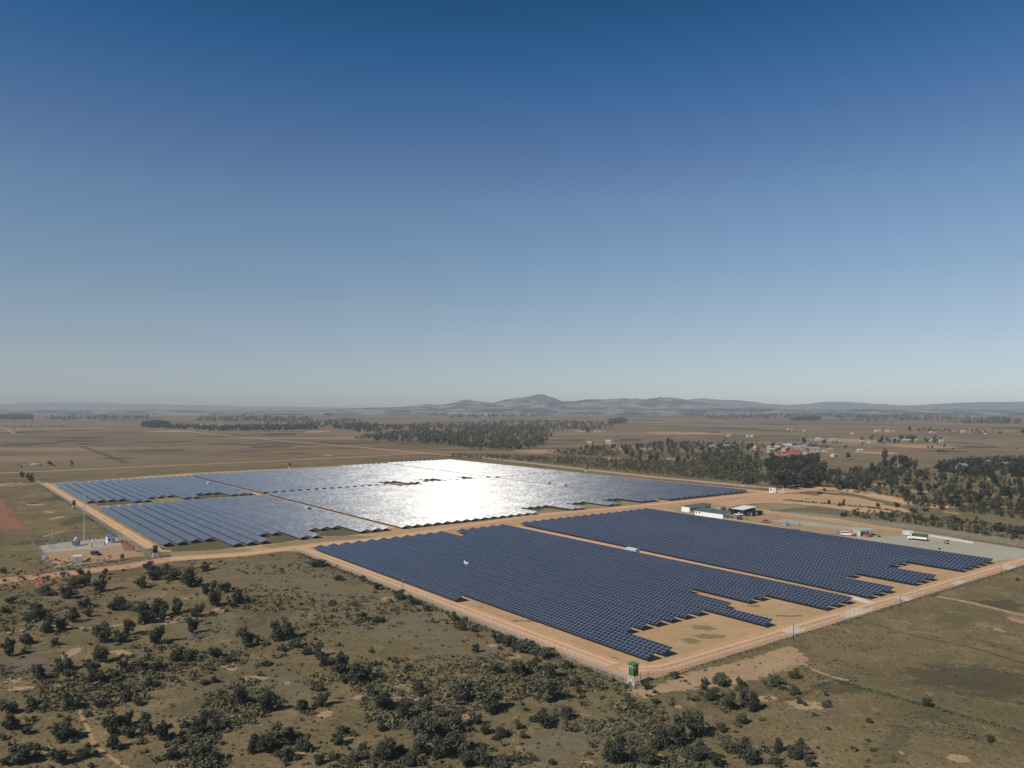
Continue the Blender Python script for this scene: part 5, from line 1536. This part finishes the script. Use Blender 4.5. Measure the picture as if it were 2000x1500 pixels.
    for gname, poly, n, h0, h1, wr, seed, mind, tiers in groves:
        it = region(poly, n, h0, h1, wr, seed, mind)
        tr = tiered(it, tiers)
        small = h1 < 6
        for k, q in enumerate(it):
            t, o = tr[q[:2]]
            nm = 'shrub' if small else 'tree'
            lab = 'dark %s, %s from left in %s tier of %s' % (nm, ordinal(o), ordinal(t), gname)
            place(nm, bp if small else tp, P(q[0], q[1]), q[2] * (1.1 if small else (2.1 if 'grove' in gname else 1.45)), q[3], k, lab, nm, gname)

    # far woods: one mass each
    def mass(name, label, polys, mat, seed, quads, cat='woodland'):
        V, SH = [], []
        g = np.random.default_rng(seed)
        for poly, n, h0, h1 in polys:
            for (x, y, wd, ht) in region(poly, n, h0, h1, (0.55, 1.0), seed + n, 0):
                p = P(x, y)
                w2 = wd / 2
                lobes = [(0, 0, ht * 0.55, w2, w2, ht * 0.42), (w2 * .4, -w2 * .3, ht * 0.7, w2 * .6, w2 * .6, ht * .28), (-w2 * .5, w2 * .2, ht * 0.45, w2 * .7, w2 * .7, ht * .3), (0, 0, ht * .25, w2 * .6, w2 * .6, ht * .25)]
                v, sh = leaf_cloud(quads, lobes, ht * 0.12, int(g.integers(1e9)))
                V.append(v + np.array([p.x, p.y, 0])); SH.append(np.clip(sh + g.uniform(-.15, .15), 0, 1))
        me = quads_mesh(name, np.concatenate(V), mat, np.concatenate(SH))
        o = link(name, me)
        tag(o, label, cat, kind='stuff')

    mass('woodland', 'dark woodland beyond the far field corner, centre', [
        ([(700, 858), (760, 850), (840, 836), (930, 832), (1050, 835), (1080, 850), (1060, 872), (1030, 878), (930, 879), (880, 870), (800, 866), (740, 864)], 750, 7, 14),
        ([(770, 832), (900, 826), (1000, 823), (1100, 823), (1190, 828), (1200, 836), (1090, 843), (940, 842), (830, 836)], 420, 8, 14),
        ([(690, 854), (770, 850), (780, 862), (700, 858)], 30, 4, 7),
        ([(1130, 842), (1150, 838), (1160, 846), (1135, 848)], 12, 8, 14)], tm, 21, 46)
    mass('woodland', 'dark woodland band behind the left grassland', [
        ([(275, 832), (290, 826), (315, 825), (325, 831), (420, 836), (520, 834), (620, 834), (640, 838), (560, 842), (440, 843), (330, 838), (280, 836)], 420, 9, 16),
        ([(278, 834), (290, 830), (320, 829), (330, 836), (290, 836)], 40, 16, 22),
        ([(385, 822), (420, 815), (510, 814), (620, 820), (690, 820), (760, 836), (690, 842), (620, 833), (520, 827)], 420, 8, 14),
        ([(640, 834), (700, 828), (780, 832), (840, 840), (700, 846)], 150, 8, 13)], tm, 22, 40)
    mass('young_plantation', 'low young plantation trees between the rear fence and the woods', [
        ([(870, 893), (900, 889), (1000, 893), (1100, 895), (1180, 896), (1260, 900), (1480, 908), (1480, 945), (1400, 938), (1250, 925), (1100, 908), (960, 898)], 1700, 2.2, 5.5),
        ([(1065, 883), (1120, 880), (1210, 882), (1220, 888), (1180, 892), (1100, 889)], 180, 3, 6),
        ([(1350, 892), (1440, 885), (1490, 905), (1480, 950), (1400, 936)], 330, 4, 10), ([(1100, 878), (1240, 868), (1480, 866), (1490, 890), (1300, 900), (1150, 892)], 260, 3, 8)], foliage('young_leaves', (0.020, 0.022, 0.013), (0.100, 0.098, 0.058)), 23, 22, 'plantation')
    mass('underwood', 'undergrowth and saplings filling the right-hand wood', [
        ([(1625, 955), (1700, 930), (1740, 914), (1780, 907), (1850, 925), (1960, 935), (2010, 945), (2015, 1004), (1960, 1002), (1880, 994), (1800, 985), (1740, 970), (1660, 963)], 330, 1.5, 4.5),
        ([(1478, 935), (1540, 905), (1605, 907), (1608, 950), (1540, 955), (1495, 950)], 120, 4, 9),
        ([(1610, 950), (1612, 925), (1700, 918), (1730, 905), (1760, 930), (1640, 958)], 150, 3, 7),
        ([(1760, 975), (1860, 985), (2010, 1003), (2010, 1016), (1900, 1003), (1780, 990)], 90, 1.5, 4),
        ([(1830, 905), (1920, 900), (2010, 898), (2010, 912), (1900, 910)], 60, 4, 9),
        ([(1640, 1008), (1700, 1000), (1860, 1012), (2000, 1034), (2010, 1058), (1900, 1043), (1760, 1020)], 260, 0.8, 2.4)], tm, 27, 60, 'undergrowth')
    mass('bushland', 'scattered bushes between the village and the central wood', [
        ([(1100, 878), (1200, 872), (1300, 866), (1440, 866), (1480, 870), (1480, 884), (1300, 880), (1180, 884)], 150, 3, 8),
        ([(1480, 868), (1560, 872), (1620, 872), (1620, 880), (1500, 884)], 40, 4, 8),
        ([(1830, 912), (1900, 908), (2010, 905), (2010, 935), (1900, 932), (1830, 925)], 110, 5, 11),
        ([(1680, 858), (1780, 856), (1840, 858), (1840, 866), (1690, 866)], 26, 6, 12),
        ([(1760, 838), (1800, 836), (1990, 845), (1990, 850), (1780, 843)], 20, 6, 10),
        ([(1130, 855), (1500, 850), (1900, 860), (1990, 870), (1990, 890), (1700, 880), (1400, 862)], 26, 3, 6),
        ([(30, 930), (60, 928), (78, 940), (60, 944)], 9, 3, 6), ([(35, 908), (150, 903), (150, 912), (40, 914)], 9, 2, 5), ([(20, 832), (130, 832), (130, 835), (20, 835)], 30, 3, 6)], tm, 24, 60)
    FAR = [([(0, 812), (60, 811), (66, 821), (0, 821)], 130), ([(90, 818), (180, 817), (290, 815), (290, 820), (100, 822)], 60), ([(380, 824), (400, 814), (620, 818), (600, 826)], 60), ([(1190, 826), (1222, 824), (1224, 828), (1190, 830)], 30),
           ([(1030, 806), (1150, 801), (1250, 800), (1400, 803), (1470, 806), (1470, 812), (1300, 806), (1140, 812)], 160), ([(1300, 812), (1400, 806), (1500, 812), (1620, 806), (1620, 816), (1400, 820)], 130),
           ([(1480, 806), (1600, 800), (1760, 802), (1760, 808), (1540, 812)], 120), ([(1610, 812), (1700, 809), (1830, 806), (1850, 812), (1700, 818), (1620, 818)], 130), ([(1545, 820), (1600, 819), (1600, 823), (1545, 823)], 60),
           ([(1800, 802), (2000, 800), (2010, 808), (1830, 808)], 90), ([(840, 809), (1000, 807), (1000, 811), (840, 813)], 50), ([(630, 812), (650, 808), (650, 813)], 20), ([(500, 806), (700, 803), (760, 805), (600, 810)], 60), ([(700, 802), (950, 799), (950, 805), (720, 806)], 80),
           ([(100, 806), (300, 802), (480, 803), (300, 810)], 90), ([(0, 800), (180, 799), (180, 805), (0, 806)], 80), ([(1600, 822), (1760, 818), (1980, 818), (1980, 824), (1700, 824)], 60), ([(950, 802), (1060, 799), (1060, 805)], 40), ([(1150, 806), (1290, 808), (1240, 814)], 60), ([(0, 806), (330, 803), (330, 807), (0, 811)], 90), ([(330, 808), (480, 806), (620, 809), (480, 812)], 60), ([(880, 814), (1060, 811), (1060, 815), (880, 818)], 60), ([(1640, 806), (2010, 800), (2010, 805), (1700, 810)], 130), ([(1860, 826), (2010, 824), (2010, 828), (1880, 829)], 30), ([(1440, 812), (1560, 809), (1560, 813)], 40), ([(980, 800), (1480, 797.8), (1700, 799), (1480, 802), (1000, 803)], 160)]
    mass('far_woods', 'thin dark lines of far woods below the hills', [(q, int(n * 1.8), 14, 26) for q, n in FAR], tm, 25, 26)

    # ground cover: tufts and low scrub in the foreground
    V, SH = [], []
    g = np.random.default_rng(77)
    shrubs = []
    for (px, py, w, h) in items:
        if px > 1560: continue
        for k in range(int(g.integers(1, 5))):
            p = P(px, py) + Vector((g.normal() * w / ppm(py) * 0.95, g.normal() * w / ppm(py) * 1.3, 0))
            shrubs.append((p, 0.35 + 0.75 * g.random() ** 1.5))
    for k in range(900):
        x, y = g.uniform(-20, 1500), 1090 + 420 * g.random() ** 0.9
        p = P(x, y)
        if noise.fractal(Vector((p.x * 0.03, p.y * 0.03, 5)), 1, 2, 4) > -0.02 + 0.1 * g.random(): shrubs.append((p, 0.3 + 0.7 * g.random() ** 2))
    for p, r_ in shrubs:
        u, w_ = uw(p)
        if (w_ > 131.5 and u < -122) or (w_ > 78 and u < -345): continue
        lob = [(g.normal() * r_ * .5, g.normal() * r_ * .5, r_ * g.uniform(.4, .8), r_ * g.uniform(.5, .9), r_ * g.uniform(.5, .9), r_ * g.uniform(.4, .7)) for q in range(3)]
        v, sh = leaf_cloud(55, lob, 0.16 + 0.10 * r_, int(g.integers(1e9)))
        V.append(v + np.array([p.x, p.y, 0])); SH.append(np.clip(sh * 0.8 + g.uniform(-.30, .30), 0, 1))
    n = 0
    tries = 0
    while n < 15000 and tries < 160000:
        tries += 1
        x, y = g.uniform(-20, 2020), 1085 + 425 * g.random() ** 0.9
        p = P(x, y)
        u, w = uw(p)
        if w > 132.5 and u < -124: continue
        if w > 80 and u < -345: continue
        dn = noise.fractal(Vector((p.x * 0.03, p.y * 0.03, 5)), 1, 2, 4)
        right = x > 1450 and y < 1500 - (2000 - x) * 0.1 and u > -124
        th = 0.42 if right else 0.0
        if x < 1480 and y > 1330: th = 0.06
        if dn < th and g.random() > 0.10: continue
        s = (0.18 + 0.55 * g.random() ** 2.2) * (0.7 if right else 1.0)
        if dn > 0.12 and not right and g.random() < 0.45: s *= 1.9
        lob = [(0, 0, s * 0.3, s * 0.7, s * 0.7, s * 0.45)]
        v, sh = leaf_cloud(7 if s < 0.6 else 20, lob, s * (0.42 if s < 0.6 else 0.28), int(g.integers(1e9)))
        V.append(v + np.array([p.x, p.y, 0])); SH.append(np.clip(sh * 0.8 + g.uniform(-.1, .35), 0, 1))
        n += 1
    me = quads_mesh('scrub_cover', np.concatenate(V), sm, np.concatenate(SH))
    tag(link('scrub_cover', me), 'low dry tufts and scrub covering the foreground ground', 'scrub', kind='stuff')
    # weeds hugging the fence foot and verge of the track
    V, SH = [], []
    for path, nn, s0 in (([S(-330, 134.5), S(-127, 131.2)], 420, 0.7), ([S(-126, 133), S(-124.6, 380)], 420, 0.35), ([P(1530, 977), P(1600, 983), P(1700, 992), P(1760, 1000)], 220, 1.0), ([P(1600, 1322), P(1800, 1376), P(2000, 1432)], 300, 0.4), ([P(75, 944), P(290, 1090)], 350, 0.5)):
        for k in range(nn):
            f = g.random() * (len(path) - 1); i = int(f); p = path[i].lerp(path[i + 1], f - i)
            s = s0 * (0.4 + g.random())
            v, sh = leaf_cloud(8, [(0, 0, s * .3, s * .7, s * .7, s * .4)], s * .4, int(g.integers(1e9)))
            V.append(v + np.array([p.x + g.normal() * s0, p.y + g.normal() * s0 * 1.5, 0])); SH.append(np.clip(sh + g.uniform(-.1, .3), 0, 1))
    tag(link('verge_weeds', quads_mesh('verge_weeds', np.concatenate(V), sm, np.concatenate(SH))), 'straggling weeds along fence foot and track verges', 'weeds', kind='stuff')


# ------------------------------------------------------------------ villages
def house_proto(wall, roofm, L, D, H, rise, detail=True):
    o = empty('house', (0, 0, 0))
    m = MB(); m.prism_x([(-D / 2, 0), (D / 2, 0), (D / 2, H), (0, H + rise), (-D / 2, H)], -L / 2, L / 2); m.build('wall', wall, o)
    sl = rise / (D / 2)
    e = 0.45
    y0 = -D / 2 - e; z0 = H - e * sl + 0.03
    r = MB(); r.prism_x([(y0, z0), (0, H + rise + 0.03), (-y0, z0), (-y0, z0 + .15), (0, H + rise + .18), (y0, z0 + .15)], -L / 2 - 0.4, L / 2 + 0.4); r.build('roof', roofm, o)
    dk = plain('dark_opening', (0.012, 0.014, 0.016), 0.3)
    if detail:
        for x in (-L * 0.3, 0.0, L * 0.3):
            for z in ([H * 0.28, H * 0.74] if H > 4 else [H * 0.5]):
                if x == 0 and z == H * 0.28: continue
                q = MB(); q.box((x, -D / 2 - 0.02, z), (0.9, 0.06, 1.1)); q.build('window', dk, o)
        q = MB(); q.box((0, -D / 2 - 0.02, 1.0), (1.0, 0.06, 2.0)); q.build('door', dk, o)
    return o


def build_villages():
    brick = plain('brick_orange', (0.33, 0.155, 0.095), 0.9, var=0.25)
    brick2 = plain('brick_pink', (0.42, 0.255, 0.18), 0.9, var=0.2)
    white = plain('lime_wash', (0.46, 0.40, 0.33), 0.8)
    cream = plain('cream_wash', (0.38, 0.28, 0.20), 0.8)
    greyr = plain('grey_sheet_roof', (0.21, 0.225, 0.23), 0.5)
    paler = plain('pale_sheet_roof', (0.36, 0.37, 0.35), 0.6)
    redr = plain('red_tile_roof', (0.27, 0.10, 0.065), 0.8)
    kinds = {'b': (brick, greyr), 'p': (brick2, paler), 'r': (brick, redr), 'w': (white, paler), 'c': (cream, greyr)}
    words = {'b': 'orange brick house with grey roof', 'p': 'pink brick house with pale roof', 'r': 'orange brick house with red tiled roof', 'w': 'whitewashed house with pale roof', 'c': 'cream house with grey roof'}
    protos = {}

    def get(k, size):
        key = (k, size)
        if key not in protos:
            protos[key] = house_proto(*kinds[k], *{'l': (11, 7, 5.5, 2.4), 'm': (8, 6, 4.4, 2.0), 's': (6.5, 5, 2.8, 1.6)}[size], detail=True)
            return protos[key]
        return copy_tree(protos[key])
    V = [
        ('brick village behind grove', [(1505, 884, 'p', 'm', 20), (1516, 889, 'r', 's', 70), (1517, 879, 'w', 'm', 0), (1503, 877, 'w', 's', 0), (1531, 882, 'p', 'm', 60), (1538, 877, 'w', 'l', -10), (1549, 881, 'b', 'l', -10), (1552, 888, 'r', 'l', -8), (1530, 897, 'r', 'm', -10),
                                                  (1538, 899, 'b', 's', 20), (1545, 897, 'r', 'l', -5), (1556, 882, 'b', 'm', 0), (1566, 880, 'c', 'l', -12), (1572, 890, 'p', 'm', 70), (1583, 894, 'b', 'm', 75), (1590, 895, 'p', 'm', 70), (1591, 884, 'c', 'l', -10), (1576, 881, 'b', 'm', 0), (1476, 878, 'w', 'm', 60), (1608, 883, 'p', 's', 60), (1619, 884, 'c', 'm', -5), (1628, 892, 'w', 's', 40)]),
        ('hamlet behind right wood', [(1830, 917, 'b', 's', 60), (1867, 919, 'b', 'm', 65), (1878, 917, 'b', 'l', -5), (1914, 911, 'p', 'm', 60), (1924, 909, 'b', 'l', -8), (1936, 909, 'r', 'm', 0), (1953, 913, 'w', 'm', 60), (1965, 914, 'c', 'l', -5), (1974, 915, 'w', 'm', 50), (1999, 918, 'b', 'm', 60)]),
        ('group on bare ground', [(1151, 868, 'w', 'm', 0), (1166, 869, 'c', 's', 0), (1188, 866, 'w', 'l', -10), (1197, 868, 'c', 's', 0), (1205, 868, 'r', 's', 0)]),
        ('scattered plain houses', [(1423, 853, 'w', 'm', 0), (1461, 854, 'w', 'm', 30), (1468, 854, 'w', 'm', -20), (1391, 877, 'c', 'm', 0), (1419, 876, 'c', 'm', 20), (1598, 861, 'w', 'l', 0), (1605, 862, 'c', 's', 0), (1627, 860, 'w', 's', 0), (1585, 860, 'c', 's', 0), (1664, 849, 'w', 'm', -5), (1540, 840, 'w', 'm', 20), (1548, 841, 'w', 's', 20), (1560, 843, 'b', 'm', 0), (1571, 843, 'w', 'm', 20), (1583, 841, 'b', 'm', 0), (1594, 841, 'c', 's', 0)]),
        ('right plain hamlet', [(1682, 865, 'p', 'm', 10), (1697, 865, 'w', 's', 60), (1716, 862, 'w', 'm', 0), (1721, 864, 'p', 's', 0), (1745, 862, 'c', 'l', 0), (1748, 860, 'w', 'm', 0), (1766, 863, 'p', 'm', 0), (1775, 863, 'w', 'm', 0), (1789, 862, 'p', 's', 0), (1818, 862, 'w', 's', 0), (1838, 864, 'w', 'm', 0), (1679, 883, 'w', 's', 0)]),
        ('long far row', [(1711, 844, 'w', 'l', 0), (1717, 843, 'w', 'm', 0), (1733, 844, 'w', 'l', 0), (1745, 844, 'c', 'l', 0), (1800, 845, 'r', 'm', 0), (1818, 846, 'w', 'm', 0), (1828, 846, 'c', 'm', 0), (1850, 845, 'b', 'm', 0), (1863, 844, 'c', 'm', 0), (1880, 845, 'w', 'l', 0), (1893, 846, 'c', 'm', 0), (1918, 845, 'w', 's', 0), (1924, 848, 'w', 's', 50), (1938, 845, 'r', 'm', 0), (1950, 845, 'b', 'm', 0), (1967, 845, 'c', 'm', 0), (1980, 846, 'b', 'm', 0)]),
        ('central wood', [(886, 834, 'w', 'm', 0), (905, 834, 'w', 'm', 0), (938, 829, 'w', 'l', 0), (946, 829, 'w', 'm', 0), (1050, 834, 'w', 'm', 0)]),
        ('left grassland', [(66, 910, 'w', 's', 10), (74, 910, 'c', 's', 10), (636, 893, 'c', 's', 0), (645, 893, 'c', 's', 0)]),
    ]
    g = random.Random(9)
    hill = []
    for k in range(46):
        x = g.uniform(1862, 1948)
        y = 812 + (x - 1862) * 0.13 + g.uniform(-2.5, 3.5)
        hill.append((round(x, 1), round(y, 2), g.choice('wwcpcb'), g.choice('mml'), g.uniform(-40, 40)))
    V.append(('far hillside village', hill))
    for k in range(1): pass
    for name, lst in V:
        for k, (px, py, kd, sz, rz) in enumerate(sorted(lst, key=lambda q: q[0])):
            o = get(kd, sz)
            o.location = P(px, py)
            o.rotation_euler = (0, 0, R(rz))
            o.scale = (0.75, 0.75, 0.6) if name == 'left grassland' else ((1.05, 1.05, 1.05) if px < 1700 and py > 870 else (0.85, 0.85, 0.8))
            tag(o, '%s, %s from left in %s' % (words[kd], ordinal(k + 1), name), 'house', 'houses of the ' + name)


# ------------------------------------------------------------------ light and camera
def build_world():
    w = bpy.data.worlds.new('World')
    SC.world = w
    w.use_nodes = True
    t = w.node_tree
    t.nodes.clear()
    sky = t.nodes.new('ShaderNodeTexSky')
    sky.sky_type = 'NISHITA'
    sky.sun_disc = False
    el = math.asin(SUN.z)
    sky.sun_elevation = el
    sky.sun_rotation = math.atan2(SUN.x, SUN.y)
    sky.altitude = 1500
    sky.air_density = 1.0
    sky.dust_density = 1.2
    sky.ozone_density = 3.0
    bg = t.nodes.new('ShaderNodeBackground')
    bg.inputs[1].default_value = SKY_STRENGTH
    # clear highland air: deeper blue overhead, greyer toward the horizon
    tc = t.nodes.new('ShaderNodeTexCoord')
    sp = t.nodes.new('ShaderNodeSeparateXYZ'); t.links.new(tc.outputs['Generated'], sp.inputs[0])
    mr = t.nodes.new('ShaderNodeMapRange'); mr.inputs[1].default_value = 0.0; mr.inputs[2].default_value = 0.5
    t.links.new(sp.outputs[2], mr.inputs[0])
    cr = t.nodes.new('ShaderNodeValToRGB')
    stops = [(0.024, (0.678, 0.69, 0.826)), (0.124, (0.834, 0.743, 0.731)), (0.254, (0.93, 0.821, 0.747)), (0.38, (0.9, 0.879, 0.812)), (0.503, (0.857, 0.877, 0.844)), (0.62, (0.687, 0.767, 0.85)), (0.728, (0.472, 0.706, 0.85)), (0.832, (0.284, 0.614, 0.788)), (0.926, (0.208, 0.505, 0.655))]
    while len(cr.color_ramp.elements) < len(stops): cr.color_ramp.elements.new(0.5)
    for e, (ps, c) in zip(cr.color_ramp.elements, stops):
        e.position = ps; e.color = c + (1,)
    t.links.new(mr.outputs[0], cr.inputs[0])
    mul = t.nodes.new('ShaderNodeVectorMath'); mul.operation = 'MULTIPLY'
    t.links.new(sky.outputs[0], mul.inputs[0]); t.links.new(cr.outputs[0], mul.inputs[1])
    sc_ = t.nodes.new('ShaderNodeVectorMath'); sc_.operation = 'SCALE'; sc_.inputs[3].default_value = 1.7315
    t.links.new(mul.outputs[0], sc_.inputs[0])
    t.links.new(sc_.outputs[0], bg.inputs[0])
    out = t.nodes.new('ShaderNodeOutputWorld')
    t.links.new(bg.outputs[0], out.inputs[0])
    l = bpy.data.lights.new('sun', 'SUN')
    l.energy = SUN_STRENGTH
    l.angle = R(0.5)
    l.color = (1.0, 0.945, 0.86)
    o = bpy.data.objects.new('sun', l)
    COL.objects.link(o)
    o.rotation_euler = SUN.to_track_quat('Z', 'Y').to_euler()
    o.location = (0, 0, 200)


SKY_STRENGTH = 0.06
SUN_STRENGTH = 4.5


def build_camera():
    c = bpy.data.cameras.new('camera')
    c.sensor_width = 36
    c.lens = 36 * FOC / 2000
    c.shift_y = (HOR - 750) / 2000
    c.clip_start = 1
    c.clip_end = 150000
    o = bpy.data.objects.new('camera', c)
    COL.objects.link(o)
    o.location = (0, 0, CAM_H)
    o.rotation_euler = (R(90), 0, 0)
    SC.camera = o


build_world()
build_camera()
build_ground()
build_hills()
build_rows()
build_fences()
build_towers()
build_substation()
build_yard()
build_vegetation()
build_villages()

SC.view_settings.view_transform = 'Standard'
SC.view_settings.look = 'None'
SC.view_settings.exposure = 0
SC.render.engine = 'CYCLES'
SC.cycles.max_bounces = 4
SC.cycles.transparent_max_bounces = 12
SC.cycles.use_denoising = True
